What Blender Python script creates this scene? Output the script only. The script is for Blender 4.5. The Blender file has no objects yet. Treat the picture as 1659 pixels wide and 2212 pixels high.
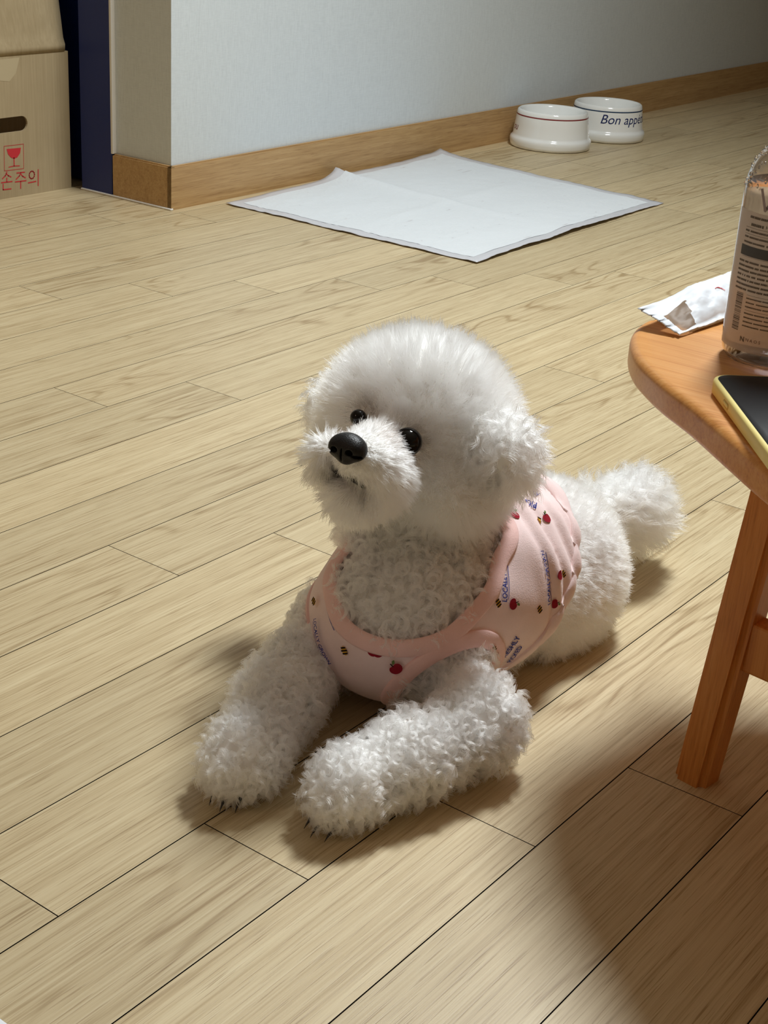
import bpy, bmesh, math, random
import numpy as np
from mathutils import Vector, Matrix
from mathutils.bvhtree import BVHTree

# ------------------------------------------------------------------ camera
random.seed(7)
S = bpy.context.scene
COL = S.collection
FPX, PITCH, ROLL, YAW, CAM_H = 3250.65, 0.4142077, 0.0622059, 0.6255701, 0.630237
W_IMG, H_IMG = 1659.0, 2212.0
_cy, _sy = math.cos(YAW), math.sin(YAW)
FWD = np.array([_cy * math.cos(PITCH), _sy * math.cos(PITCH), -math.sin(PITCH)])
_r = np.array([_sy, -_cy, 0.0]); _u = np.cross(_r, FWD)
RGT = math.cos(ROLL) * _r + math.sin(ROLL) * _u
UPV = -math.sin(ROLL) * _r + math.cos(ROLL) * _u
CAM = np.array([0, 0, CAM_H])
cam = bpy.data.cameras.new('camera'); cam.sensor_fit = 'HORIZONTAL'; cam.sensor_width = 36.0
cam.lens = FPX / W_IMG * 36.0; cam.clip_start = 0.02
camo = bpy.data.objects.new('camera', cam); COL.objects.link(camo)
camo.matrix_world = Matrix(((RGT[0], UPV[0], -FWD[0], 0), (RGT[1], UPV[1], -FWD[1], 0), (RGT[2], UPV[2], -FWD[2], CAM_H), (0, 0, 0, 1)))
S.camera = camo

# ------------------------------------------------------------------ light
S.view_settings.view_transform = 'Standard'; S.view_settings.look = 'None'
S.view_settings.gamma = 1.0; S.view_settings.use_curve_mapping = False
S.view_settings.exposure = 0.0
wd = bpy.data.worlds.new('room_world'); S.world = wd; wd.use_nodes = True
wd.node_tree.nodes['Background'].inputs[0].default_value = (0.9, 0.85, 0.8, 1)
wd.node_tree.nodes['Background'].inputs[1].default_value = 0.02
S.cycles.max_bounces = 24; S.cycles.diffuse_bounces = 8; S.cycles.transmission_bounces = 24
S.cycles.transparent_max_bounces = 16; S.cycles.glossy_bounces = 8
def disk_light(name, loc, size, power, col, aim=None):
    l = bpy.data.lights.new(name, 'AREA'); l.shape = 'DISK'; l.size = size; l.energy = power; l.color = col
    o = bpy.data.objects.new(name, l); COL.objects.link(o); o.location = loc
    if aim: o.rotation_euler = (Vector(aim) - Vector(loc)).to_track_quat('-Z', 'Y').to_euler()
    return o
disk_light('ceiling_lamp_light', (2.10, 0.78, 2.20), 0.46, 66, (0.92, 0.98, 1.0), (0.80, 0.50, 0.0))
disk_light('warm_fill_light', (-1.6, 1.3, 2.27), 0.40, 6.5, (1.0, 0.74, 0.63))  # added warm fill from behind the camera, not a known fixture

# ------------------------------------------------------------------ pixel helpers (directions only)
def ray(p):
    return FWD + (p[0] - W_IMG / 2) / FPX * RGT - (p[1] - H_IMG / 2) / FPX * UPV
def at(p, D): return CAM + ray(p) * D
def onz(p, z=0.0):
    d = ray(p); return CAM + d * (z - CAM_H) / d[2]
def onY(p, Y):
    d = ray(p); return CAM + d * Y / d[1]

# ------------------------------------------------------------------ object helpers
def link(o, parent=None):
    COL.objects.link(o)
    if parent is not None: o.parent = parent
    return o
def mobj(name, verts, faces, mat=None, parent=None, smooth=True, mats=None, fmat=None):
    me = bpy.data.meshes.new(name)
    me.from_pydata([tuple(map(float, v)) for v in verts], [], [tuple(map(int, f)) for f in faces])
    if mats:
        for m in mats: me.materials.append(m)
        if fmat is not None: me.polygons.foreach_set('material_index', list(map(int, fmat)))
    elif mat: me.materials.append(mat)
    if smooth: me.polygons.foreach_set('use_smooth', [True] * len(me.polygons))
    me.update()
    return link(bpy.data.objects.new(name, me), parent)
def bobj(name, bm, mat=None, parent=None, smooth=False):
    me = bpy.data.meshes.new(name); bm.to_mesh(me); bm.free()
    if mat: me.materials.append(mat)
    if smooth: me.polygons.foreach_set('use_smooth', [True] * len(me.polygons))
    return link(bpy.data.objects.new(name, me), parent)
def empty(name, loc=(0, 0, 0)):
    o = bpy.data.objects.new(name, None); o.location = loc; o.empty_display_size = 0.02
    COL.objects.link(o); return o
def tag(o, label=None, cat=None, group=None, kind=None):
    if label: o['label'] = label
    if cat: o['category'] = cat
    if group: o['group'] = group
    if kind: o['kind'] = kind
    return o
def box_bm(x0, x1, y0, y1, z0, z1, bevel=0.0, seg=2, M=None):
    bm = bmesh.new(); bmesh.ops.create_cube(bm, size=1.0)
    for v in bm.verts:
        v.co = Vector(((x0 + x1) / 2 + v.co.x * (x1 - x0), (y0 + y1) / 2 + v.co.y * (y1 - y0), (z0 + z1) / 2 + v.co.z * (z1 - z0)))
    if bevel > 0: bmesh.ops.bevel(bm, geom=list(bm.edges), offset=bevel, segments=seg, affect='EDGES', profile=0.5)
    if M is not None: bm.transform(M)
    return bm
def lathe(profile, n=64):
    v = []; f = []
    for (r, z) in profile:
        for k in range(n):
            a = 2 * math.pi * k / n; v.append((r * math.cos(a), r * math.sin(a), z))
    m = len(profile)
    for i in range(m - 1):
        for k in range(n):
            f.append((i * n + k, i * n + (k + 1) % n, (i + 1) * n + (k + 1) % n, (i + 1) * n + k))
    return v, f
def ribbon(pts, w, closed=False):
    """flat stroke: 2D polyline -> quads (one per segment, with a little overlap)"""
    v = []; f = []
    pts = [np.array(p, float) for p in pts]
    n = len(pts); segs = [(pts[i], pts[(i + 1) % n]) for i in range(n if closed else n - 1)]
    for a, b in segs:
        d = b - a; L = np.linalg.norm(d)
        if L < 1e-9: continue
        d /= L; nn = np.array([-d[1], d[0]]) * w / 2; e = d * w * 0.4
        i = len(v); v += [a - e + nn, a - e - nn, b + e - nn, b + e + nn]; f.append((i, i + 1, i + 2, i + 3))
    return v, f
def text2d(txt, size=1.0, bold=0.0, shear=0.0):
    cu = bpy.data.curves.new('text_tmp', 'FONT'); cu.body = txt; cu.size = size; cu.resolution_u = 3
    cu.offset = bold; cu.shear = shear
    o = bpy.data.objects.new('text_tmp', cu); COL.objects.link(o)
    dg = bpy.context.evaluated_depsgraph_get(); dg.update()
    me = bpy.data.meshes.new_from_object(o.evaluated_get(dg))
    v = [(p.co.x, p.co.y) for p in me.vertices]; f = [tuple(p.vertices) for p in me.polygons]
    bpy.data.objects.remove(o); bpy.data.curves.remove(cu); bpy.data.meshes.remove(me)
    return np.array(v), f

# ------------------------------------------------------------------ material helpers
class NT:
    def __init__(s, name):
        s.m = bpy.data.materials.new(name); s.m.use_nodes = True; s.t = s.m.node_tree
        s.b = s.t.nodes['Principled BSDF']; s.out = s.t.nodes['Material Output']
    def n(s, typ, **kw):
        nd = s.t.nodes.new(typ)
        for k, v in kw.items():
            if k.startswith('i_'):
                key = k[2:]; nd.inputs[int(key) if key.isdigit() else key.replace('_', ' ')].default_value = v
            else: setattr(nd, k, v)
        return nd
    def l(s, a, b): s.t.links.new(a, b)
    def ramp(s, fac, stops):
        r = s.n('ShaderNodeValToRGB'); e = r.color_ramp.elements
        while len(e) < len(stops): e.new(0.5)
        for i, (p, c) in enumerate(stops): e[i].position = p; e[i].color = (*c, 1)
        s.l(fac, r.inputs[0]); return r.outputs[0]
    def mix(s, fac, a, b, mode='MIX'):
        x = s.n('ShaderNodeMix', data_type='RGBA', blend_type=mode)
        for sock, val in ((x.inputs[0], fac), (x.inputs[6], a), (x.inputs[7], b)):
            if hasattr(val, 'is_output'): s.l(val, sock)
            elif isinstance(val, (int, float)): sock.default_value = val
            else: sock.default_value = (*val, 1)
        return x.outputs[2]
    def math(s, op, a, b=None, c=None):
        x = s.n('ShaderNodeMath', operation=op)
        for i, val in enumerate((a, b, c)):
            if val is None: continue
            if hasattr(val, 'is_output'): s.l(val, x.inputs[i])
            else: x.inputs[i].default_value = val
        return x.outputs[0]
    def bump(s, h, strength=0.2, dist=0.001):
        b = s.n('ShaderNodeBump', i_Strength=strength, i_Distance=dist); s.l(h, b.inputs['Height']); s.l(b.outputs[0], s.b.inputs['Normal'])
def plain(name, col, rough=0.5, spec=0.5, metal=0.0, **kw):
    t = NT(name); t.b.inputs['Base Color'].default_value = (*col, 1); t.b.inputs['Roughness'].default_value = rough
    t.b.inputs['Specular IOR Level'].default_value = spec; t.b.inputs['Metallic'].default_value = metal
    for k, v in kw.items(): t.b.inputs[k.replace('_', ' ')].default_value = v
    return t.m
def srgb(r, g, b):
    f = lambda c: (c / 255 / 12.92) if c / 255 <= 0.04045 else ((c / 255 + 0.055) / 1.055) ** 2.4
    return (f(r), f(g), f(b))

def wood_material(name, stops, along='X', grain=1.0, rough=0.38, objrand=True, rings=1.0, contrast=1.0, coords='Object', spec=0.45, ringamp=0.17):
    """oak-like laminate: cathedral figure, fine streaks, short pores, a few knots"""
    t = NT(name)
    tc = t.n('ShaderNodeTexCoord'); src = tc.outputs[coords]
    mp = t.n('ShaderNodeMapping')
    if along == 'Y': mp.inputs['Rotation'].default_value = (0, 0, math.pi / 2)
    if along == 'Z': mp.inputs['Rotation'].default_value = (0, math.pi / 2, 0)
    t.l(src, mp.inputs['Vector']); vec = mp.outputs[0]
    oi = t.n('ShaderNodeObjectInfo')
    cmb = t.n('ShaderNodeCombineXYZ')
    if objrand:
        t.l(t.math('MULTIPLY', oi.outputs['Random'], 37.0), cmb.inputs[0])
        t.l(t.math('MULTIPLY', oi.outputs['Random'], 11.0), cmb.inputs[1])
        t.l(t.math('MULTIPLY', oi.outputs['Random'], 53.0), cmb.inputs[2])
    ad = t.n('ShaderNodeVectorMath', operation='ADD'); t.l(vec, ad.inputs[0]); t.l(cmb.outputs[0], ad.inputs[1]); vec = ad.outputs[0]
    def sc(x, y, z):
        m = t.n('ShaderNodeVectorMath', operation='MULTIPLY'); t.l(vec, m.inputs[0]); m.inputs[1].default_value = (x, y, z); return m.outputs[0]
    # cathedral figure: contour lines of a long smooth noise field
    big = t.n('ShaderNodeTexNoise', i_Scale=1.0, i_Detail=2.0, i_Roughness=0.45, i_Distortion=0.3); t.l(sc(2.2 * grain, 14 * grain, 9), big.inputs['Vector'])
    ring = t.math('SINE', t.math('MULTIPLY', big.outputs[0], 75.0 * rings))
    ring = t.math('MULTIPLY_ADD', ring, 0.5, 0.5)
    ringp = t.math('POWER', ring, 5.0)
    msk = t.n('ShaderNodeTexNoise', i_Scale=1.0, i_Detail=1.0); t.l(sc(2.6 * grain, 9 * grain, 7), msk.inputs['Vector'])
    mk = t.n('ShaderNodeMapRange', i_1=0.50, i_2=0.66); t.l(msk.outputs[0], mk.inputs[0])
    ringm = t.math('MULTIPLY', ringp, mk.outputs[0])
    # fine streaks
    st = t.n('ShaderNodeTexNoise', i_Scale=1.0, i_Detail=5.0, i_Roughness=0.62); t.l(sc(6 * grain, 480 * grain, 300), st.inputs['Vector'])
    st2 = t.n('ShaderNodeTexNoise', i_Scale=1.0, i_Detail=3.0, i_Roughness=0.6); t.l(sc(3 * grain, 130 * grain, 90), st2.inputs['Vector'])
    sm = t.math('ADD', t.math('MULTIPLY', st.outputs[0], 0.62), t.math('MULTIPLY', st2.outputs[0], 0.38))
    sm = t.math('SUBTRACT', sm, t.math('MULTIPLY', ringm, ringamp))
    col = t.ramp(sm, stops)
    # pores : short dark dashes
    po = t.n('ShaderNodeTexNoise', i_Scale=1.0, i_Detail=2.0, i_Roughness=0.5); t.l(sc(20 * grain, 1050 * grain, 700), po.inputs['Vector'])
    pm = t.n('ShaderNodeMapRange', i_1=0.58, i_2=0.66, i_3=0.0, i_4=0.55 * contrast); t.l(po.outputs[0], pm.inputs[0])
    dark = t.mix(1.0, col, (0.50, 0.40, 0.29), 'MULTIPLY')
    col = t.mix(pm.outputs[0], col, dark)
    # knots
    vo = t.n('ShaderNodeTexVoronoi', i_Scale=1.0); t.l(sc(2.1 * grain, 5.0 * grain, 3.0), vo.inputs['Vector'])
    nz = t.n('ShaderNodeTexNoise', i_Scale=1.0, i_Detail=3.0); t.l(sc(40 * grain, 90 * grain, 40), nz.inputs['Vector'])
    dd = t.math('ADD', vo.outputs['Distance'], t.math('MULTIPLY', t.math('SUBTRACT', nz.outputs[0], 0.5), 0.06))
    km = t.n('ShaderNodeMapRange', i_1=0.03, i_2=0.075, i_3=0.75, i_4=0.0); t.l(dd, km.inputs[0])
    col = t.mix(km.outputs[0], col, t.mix(1.0, col, (0.62, 0.50, 0.36), 'MULTIPLY'))
    # tone from board to board
    if objrand:
        tone = t.n('ShaderNodeMapRange', i_3=0.90, i_4=1.06); t.l(oi.outputs['Random'], tone.inputs[0])
        hs = t.n('ShaderNodeHueSaturation'); t.l(tone.outputs[0], hs.inputs['Value']); t.l(col, hs.inputs['Color']); col = hs.outputs[0]
    t.l(col, t.b.inputs['Base Color'])
    rr = t.n('ShaderNodeMapRange', i_3=rough - 0.05, i_4=rough + 0.08); t.l(st.outputs[0], rr.inputs[0]); t.l(rr.outputs[0], t.b.inputs['Roughness'])
    t.b.inputs['Specular IOR Level'].default_value = spec
    t.bump(t.math('SUBTRACT', st.outputs[0], t.math('MULTIPLY', pm.outputs[0], 0.6)), 0.25, 0.0003)
    return t.m

# ================================================================== SETTING
M_floor = wood_material('oak_laminate', [(0.30, srgb(164, 140, 102)), (0.48, srgb(199, 179, 141)), (0.66, srgb(214, 197, 160))], rough=0.40)
M_gap = plain('floor_gap', (0.012, 0.009, 0.007), 0.9, 0.1)
M_base = wood_material('oak_skirting', [(0.30, srgb(160, 124, 80)), (0.48, srgb(186, 150, 102)), (0.68, srgb(202, 168, 120))], objrand=False, rough=0.45, grain=0.8, contrast=0.7, rings=0.5, ringamp=0.04)
def wallpaper():
    t = NT('woven_wallpaper'); tc = t.n('ShaderNodeTexCoord')
    def nz(sx, sy, sz, d=2.0):
        m = t.n('ShaderNodeVectorMath', operation='MULTIPLY'); t.l(tc.outputs['Object'], m.inputs[0]); m.inputs[1].default_value = (sx, sy, sz)
        n = t.n('ShaderNodeTexNoise', i_Scale=1.0, i_Detail=d, i_Roughness=0.6); t.l(m.outputs[0], n.inputs['Vector']); return n.outputs[0]
    a = nz(520, 520, 45); b = nz(60, 60, 620); h = t.math('ADD', a, t.math('MULTIPLY', b, 0.7))
    t.l(t.ramp(h, [(0.55, (0.615, 0.665, 0.695)), (1.1, (0.69, 0.745, 0.775))]), t.b.inputs['Base Color'])
    t.b.inputs['Roughness'].default_value = 0.75; t.b.inputs['Specular IOR Level'].default_value = 0.25
    t.bump(h, 0.35, 0.0006); return t.m
M_wall = wallpaper()
M_room = plain('room_wall_beige', (0.42, 0.35, 0.28), 0.8, 0.2)
M_ceil = plain('ceiling_paper', (0.62, 0.60, 0.56), 0.9, 0.1)
M_blue = plain('navy_paint', srgb(18, 40, 110), 0.38, 0.5)
M_caulk = plain('white_caulk', (0.78, 0.76, 0.72), 0.6, 0.3)

# floor: a dark bed carrying boards one by one
floor = tag(bobj('floor', box_bm(-2.6, 6.3, -2.6, 3.3, -0.05, -0.0085), M_gap), kind='structure')
PW, PL, OFF = 0.095, 0.80, 1.70948503 * CAM_H
def plank_mesh(L, w):
    bm = box_bm(-L / 2 + 0.0003, L / 2 - 0.0003, -w / 2 + 0.00036, w / 2 - 0.00036, -0.009, 0.0)
    top = [e for e in bm.edges if all(v.co.z > -1e-6 for v in e.verts)]
    bmesh.ops.bevel(bm, geom=top, offset=0.00012, segments=1, affect='EDGES')
    me = bpy.data.meshes.new('plank'); bm.to_mesh(me); bm.free(); me.materials.append(M_floor); me.materials.append(M_gap)
    for p in me.polygons: p.material_index = 0 if p.normal.z > 0.9 else 1
    return me
pm_full = plank_mesh(PL, PW)
rows = range(-13, 18)
n_pl = 0
for r in rows:
    yc = OFF - (r + 0.5) * PW
    s0 = ((9.57 + (PL / PW / 6.0) * ((r - 1) % 6)) * PW) % PL
    x = s0 - 2 * PL
    while x < 5.6:
        if x + PL > -0.35 and not (yc > 2.14 and x > 2.05):
            o = bpy.data.objects.new('plank', pm_full); o.location = (x + PL / 2, yc, 0); link(o, floor); n_pl += 1
        x += PL
# the rest of the boards, out of the picture, as one piece of the floor
V_, F_ = [], []
def add_quad(x0, x1, y0, y1):
    i = len(V_); V_.extend([(x0, y0, 0), (x1, y0, 0), (x1, y1, 0), (x0, y1, 0)]); F_.append((i, i + 1, i + 2, i + 3))
ylo = OFF - 18 * PW; yhi = OFF + 13 * PW
add_quad(-2.6, 6.3, -2.6, ylo - 0.0006); add_quad(-2.6, 1.95, yhi + 0.0006, 3.3)
for r in rows:
    y1 = OFF - r * PW; y0 = y1 - PW
    s0 = ((9.57 + (PL / PW / 6.0) * ((r - 1) % 6)) * PW) % PL
    a = s0 - 2 * PL
    while a + PL <= -0.35: a += PL
    add_quad(-2.6, a - 0.0005, y0 + 0.0004, y1 - 0.0004)
    b = s0 - 2 * PL
    while b < 5.6: b += PL
    if b < 6.29: add_quad(b + 0.0005, 6.3, y0 + 0.0004, y1 - 0.0004)
tag(mobj('outer_planks', V_, F_, M_floor, floor, smooth=False), kind='stuff')

# the wall turns 1.1 degrees off the boards
WA = math.atan2(2.008 - 1.954, 4.745 - 1.979)
MW = Matrix.Translation((1.979, 1.954, 0)) @ Matrix.Rotation(WA, 4, 'Z')     # local: x along the wall, y into the wall
BT, BH = 0.009, 0.080
tag(bobj('wall_back', box_bm(BT, 4.4, BT, 0.150, -0.01, 2.36, M=MW), M_wall), kind='structure')
tag(bobj('wall_side', box_bm(0.06, 0.16, 0.80, 1.6, -0.01, 2.36, M=MW), M_wall), kind='structure')
tag(bobj('wall_far', box_bm(-2.7, 2.3, 3.2, 3.3, -0.01, 2.36), M_room), kind='structure')
tag(bobj('wall_left', box_bm(-2.7, -2.6, -2.7, 3.3, -0.01, 2.36), M_room), kind='structure')
tag(bobj('wall_front', box_bm(-2.7, 6.4, -2.7, -2.6, -0.01, 2.36), M_room), kind='structure')
tag(bobj('wall_right', box_bm(6.3, 6.4, -2.7, 2.3, -0.01, 2.36), M_room), kind='structure')
tag(bobj('ceiling', box_bm(-2.7, 6.4, -2.7, 3.3, 2.35, 2.40), M_ceil), kind='structure')
def skirting(name, x0, x1, y0, y1):
    bm = box_bm(x0, x1, y0, y1, 0.0, BH, M=None)
    bmesh.ops.bevel(bm, geom=[e for e in bm.edges if all(v.co.z > BH - 1e-5 for v in e.verts)], offset=0.0025, segments=2, affect='EDGES')
    bm.transform(MW); return tag(bobj(name, bm, M_base), kind='structure')
sk = skirting('baseboard_back', 0.0, 4.4, 0.0, BT + 0.001)
sk2 = skirting('baseboard_side', 0.0, BT + 0.001, 0.0005, 0.150)
# silicone line below the short skirting and along the jamb
bobj('caulk', box_bm(-0.0035, 0.004, -0.002, 0.235, 0.0, 0.0035, 0.001, 1, M=MW), M_caulk, sk2)
# blue door frame with its white edge strip, and the door leaf
trim = tag(bobj('trim_1', box_bm(0.001, 0.13, 0.154, 0.236, 0.0, 2.05, 0.0015, 1, M=MW), M_blue), kind='structure')
bobj('edge_strip', box_bm(0.0, 0.02, 0.149, 0.155, BH, 2.05, 0.0008, 1, M=MW), M_caulk, trim)
door = tag(bobj('door_1', box_bm(0.05, 0.09, 0.236, 0.80, 0.004, 2.05, 0.001, 1, M=MW), M_blue), kind='structure')

# ================================================================== THINGS
rng = np.random.RandomState(11)
def vnoise(p, seed=0, scale=1.0):
    """cheap smooth noise from summed sines, p (N,k)"""
    r = np.random.RandomState(seed); p = np.asarray(p, float) * scale; o = 0
    for k in range(6):
        d = r.randn(p.shape[1]); o = o + np.sin(p @ d * (1 + 0.7 * k) + r.rand() * 6.28) / (1 + 0.5 * k)
    return o / 3.0

# ---------------------------------------------------------------- wooden stool
def catmull(pts, n=10):
    pts = [np.array(p, float) for p in pts]; out = []; m = len(pts)
    for i in range(m):
        p0, p1, p2, p3 = pts[i - 1], pts[i], pts[(i + 1) % m], pts[(i + 2) % m]
        for k in range(n):
            t = k / n
            out.append(0.5 * ((2 * p1) + (-p0 + p2) * t + (2 * p0 - 5 * p1 + 4 * p2 - p3) * t * t + (-p0 + 3 * p1 - 3 * p2 + p3) * t ** 3))
    return np.array(out)
ZT, TH = 0.310, 0.023
M_stool = wood_material('stool_wood', [(0.28, srgb(190, 120, 58)), (0.48, srgb(218, 152, 84)), (0.70, srgb(228, 170, 104))], objrand=False, rough=0.33, grain=1.1, rings=0.35, contrast=0.3, ringamp=0.08, along='Y')
M_stool_leg = wood_material('stool_leg_wood', [(0.28, srgb(178, 104, 40)), (0.48, srgb(204, 132, 60)), (0.70, srgb(216, 148, 76))], objrand=False, rough=0.36, grain=0.9, rings=0.4, contrast=0.5, ringamp=0.1, along='Z')
rim_px = [(1420, 684), (1392, 690), (1369, 708), (1362, 732), (1372, 764), (1396, 793), (1435, 829), (1498, 876), (1580, 946), (1659, 1012)]
rim = [onz(p, ZT)[:2] for p in rim_px]
rim += [(.735, .215), (.720, .150), (.745, .085), (.82, .045), (.95, .03), (1.09, .045), (1.20, .11), (1.245, .21), (1.235, .34), (1.19, .43), (1.12, .483)]
outline = catmull(rim, 6)
cen = outline.mean(0)
def offset_outline(ol, d):
    t = np.roll(ol, -1, 0) - np.roll(ol, 1, 0); t /= np.linalg.norm(t, axis=1, keepdims=True) + 1e-12
    nn = np.stack([t[:, 1], -t[:, 0]], 1)
    sgn = np.sign(((ol - cen) * nn).sum(1).mean()); return ol + nn * sgn * d
stool = tag(empty('wooden_stool', (cen[0], cen[1], 0)), 'honey-coloured wooden stool with a rounded top, holding bottle and phone', 'stool')
def P_(o, parent):
    o.parent = parent; o.matrix_parent_inverse = parent.matrix_basis.inverted(); return o
prof = [(-0.30, ZT)] + [(-0.007 + 0.007 * math.sin(a), ZT - 0.007 + 0.007 * math.cos(a)) for a in np.linspace(0, math.pi / 2, 6)] + \
       [(-0.005 + 0.005 * math.cos(a), ZT - TH + 0.005 - 0.005 * math.sin(a)) for a in np.linspace(0, math.pi / 2, 5)]
vs, fs = [], []; n = len(outline)
for (d, z) in prof[1:]:
    vs += [(x, y, z) for x, y in offset_outline(outline, d)]
for i in range(len(prof) - 2):
    for k in range(n): fs.append((i * n + k, i * n + (k + 1) % n, (i + 1) * n + (k + 1) % n, (i + 1) * n + k))
fs.append(tuple(range(n))); fs.append(tuple(range((len(prof) - 2) * n, (len(prof) - 1) * n))[::-1])
top = mobj('seat_top', vs, fs, M_stool); P_(top, stool)
bm_ = bmesh.new(); bm_.from_mesh(top.data); bmesh.ops.recalc_face_normals(bm_, faces=bm_.faces); bm_.to_mesh(top.data); bm_.free()
def stool_leg(foot, topc, ang, w=0.027):
    bm = box_bm(-w / 2, w / 2, -w / 2, w / 2, 0, 1, 0)
    bmesh.ops.bevel(bm, geom=[e for e in bm.edges if abs(e.verts[0].co.z - e.verts[1].co.z) > .5], offset=0.005, segments=3, affect='EDGES')
    c, s_ = math.cos(ang), math.sin(ang); zt = ZT - TH + 0.003
    for v in bm.verts:
        k = 1.0 + 0.12 * v.co.z
        x, y = v.co.x * k, v.co.y * k; t = v.co.z
        v.co = Vector((foot[0] + (topc[0] - foot[0]) * t + c * x - s_ * y, foot[1] + (topc[1] - foot[1]) * t + s_ * x + c * y, zt * t))
    return P_(bobj('leg', bm, M_stool_leg, smooth=False), stool)
LA = math.radians(-8)
feet = [((.9335, .3665), (.952, .345)), ((.905, .105), (.925, .125)), ((1.135, .090), (1.115, .115)), ((1.165, .350), (1.14, .325))]
for a_, b_ in feet: stool_leg(a_, b_, LA)
def rail(a, b, z0, z1, t=0.018):
    a = np.array(a); b = np.array(b); d = b - a; L = np.linalg.norm(d); ang = math.atan2(d[1], d[0])
    bm = box_bm(0, L, -t / 2, t / 2, z0, z1, 0.002, 2, M=Matrix.Translation((a[0], a[1], 0)) @ Matrix.Rotation(ang, 4, 'Z'))
    return P_(bobj('stretcher', bm, M_stool_leg), stool)
rail((.943, .354), (.913, .113), 0.100, 0.140); rail((1.128, .098), (1.156, .340), 0.100, 0.140)
rail((.915, .113), (1.125, .098), 0.070, 0.108)

# ---------------------------------------------------------------- phone in a yellow case
def rrect(L, Wd, r, n=8):
    out = []
    for cx, cy, a0 in ((L / 2 - r, Wd / 2 - r, 0), (-L / 2 + r, Wd / 2 - r, 90), (-L / 2 + r, -Wd / 2 + r, 180), (L / 2 - r, -Wd / 2 + r, 270)):
        for k in range(n + 1):
            a = math.radians(a0 + 90 * k / n); out.append((cx + r * math.cos(a), cy + r * math.sin(a)))
    return np.array(out)
def slab(L, Wd, r, z0, z1, bev=0.0015, n=8):
    v, f = [], []; ring = []
    for d, z in ((-bev, z0), (0, z0 + bev), (0, z1 - bev), (-bev * .35, z1 - bev * .3), (-bev, z1)):
        v += [(x, y, z) for x, y in rrect(L + 2 * d, Wd + 2 * d, max(r + d, 1e-4), n)]
    m = 4 * (n + 1)
    for i in range(4):
        for k in range(m): f.append((i * m + k, i * m + (k + 1) % m, (i + 1) * m + (k + 1) % m, (i + 1) * m + k))
    f.append(tuple(range(m))[::-1]); f.append(tuple(range(4 * m, 5 * m)))
    return v, f
pa, pb = onz((1546, 866), ZT)[:2], onz((1659, 1022), ZT)[:2]
e1 = (pa - pb) / np.linalg.norm(pa - pb); e2 = np.array([e1[1], -e1[0]])
PHL, PHW, PHH = 0.163, 0.081, 0.0112
rear = (onz((1600, 809), ZT + PHH)[:2] - pb) @ e1
pc = pb + e1 * (rear - PHL / 2) + e2 * PHW / 2
ph = tag(empty('mobile_phone', (pc[0], pc[1], ZT)), 'dark-screened phone in a pale yellow case lying on the stool', 'phone')
ph.rotation_euler.z = math.atan2(e1[1], e1[0])
M_case = plain('yellow_silicone', srgb(246, 228, 146), 0.5, 0.4)
v, f = slab(PHL, PHW, 0.013, 0.0, PHH, 0.0018)
case = mobj('case', v, f, M_case, ph)
v, f = slab(PHL - 0.0055, PHW - 0.0055, 0.0105, PHH - 0.002, PHH + 0.0003, 0.0004)
mobj('screen', v, f, plain('phone_glass', (0.012, 0.011, 0.012), 0.35, 0.10), ph)
v, f = slab(0.0105, 0.0024, 0.0011, 0, 0.0006, 0.0003)
bt = mobj('side_button', [(a + PHL / 2 - 0.047, PHW / 2 + c - 0.0001, 0.0058 + b) for a, b, c in v], f, M_case, case)
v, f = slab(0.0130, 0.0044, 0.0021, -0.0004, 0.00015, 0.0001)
mobj('button_recess', [(a + PHL / 2 - 0.047, PHW / 2 + c, 0.0058 + b) for a, b, c in v], f, plain('yellow_painted_shade', srgb(205, 172, 84), 0.6), case)  # darker yellow puts the shade of the button slot into the colour

# ---------------------------------------------------------------- clear plastic bottle
BR = 0.0352
bfront = onz((1655, 801), ZT)[:2]; vd = bfront / np.linalg.norm(bfront)
bc = bfront + vd * (BR - 0.003)
bottle = tag(empty('plastic_bottle', (bc[0], bc[1], ZT)), 'clear plastic bottle of micellar water with printed label, standing on the stool', 'bottle')
BA = math.atan2(-bc[1], -bc[0])            # azimuth that faces the room's viewer side
def bprof(d):
    pts = [(0.0, 0.0028)] + [(BR - 0.012, 0.0020), (BR - 0.007, 0.0006), (BR - 0.004, 0.0012), (BR - 0.0012, 0.0060), (BR, 0.012)]
    pts += [(BR, z) for z in (0.04, 0.08, 0.115)]
    pts += [(0.0125 + (BR - 0.0125) * math.cos(a), 0.118 + 0.036 * math.sin(a)) for a in np.linspace(0.05, math.pi / 2 * 0.97, 10)]
    pts += [(0.0125, 0.158), (0.0125, 0.168)]
    return [(max(r - d, 0.0), z + (d if i < 3 else 0)) for i, (r, z) in enumerate(pts)]
tb = NT('bottle_plastic'); tb.b.inputs['Transmission Weight'].default_value = 1.0; tb.b.inputs['Base Color'].default_value = (0.95, 0.92, 0.93, 1)
tb.b.inputs['Roughness'].default_value = 0.04; tb.b.inputs['IOR'].default_value = 1.45
tl = NT('micellar_water'); tl.b.inputs['Transmission Weight'].default_value = 1.0; tl.b.inputs['Base Color'].default_value = (0.80, 0.79, 0.84, 1)
tl.b.inputs['Roughness'].default_value = 0.0; tl.b.inputs['IOR'].default_value = 1.33
pr = bprof(0) + bprof(0.0009)[::-1]
v, f = lathe(pr, 72); bob = mobj('bottle_body', v, f, tb.m, bottle)
lp = [(r, z) for r, z in bprof(0.0011) if z < 0.126]; zl = lp[-1][1]; v, f = lathe(lp + [(0, zl)], 72); mobj('liquid', v, f, tl.m, bottle)
v, f = lathe([(0.0, 0.160), (0.0145, 0.160), (0.0148, 0.176), (0.012, 0.180), (0.006, 0.182), (0.006, 0.196), (0.0, 0.196)], 40)
mobj('cap', v, f, plain('dark_cap', (0.05, 0.035, 0.04), 0.35), bottle)
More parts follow.
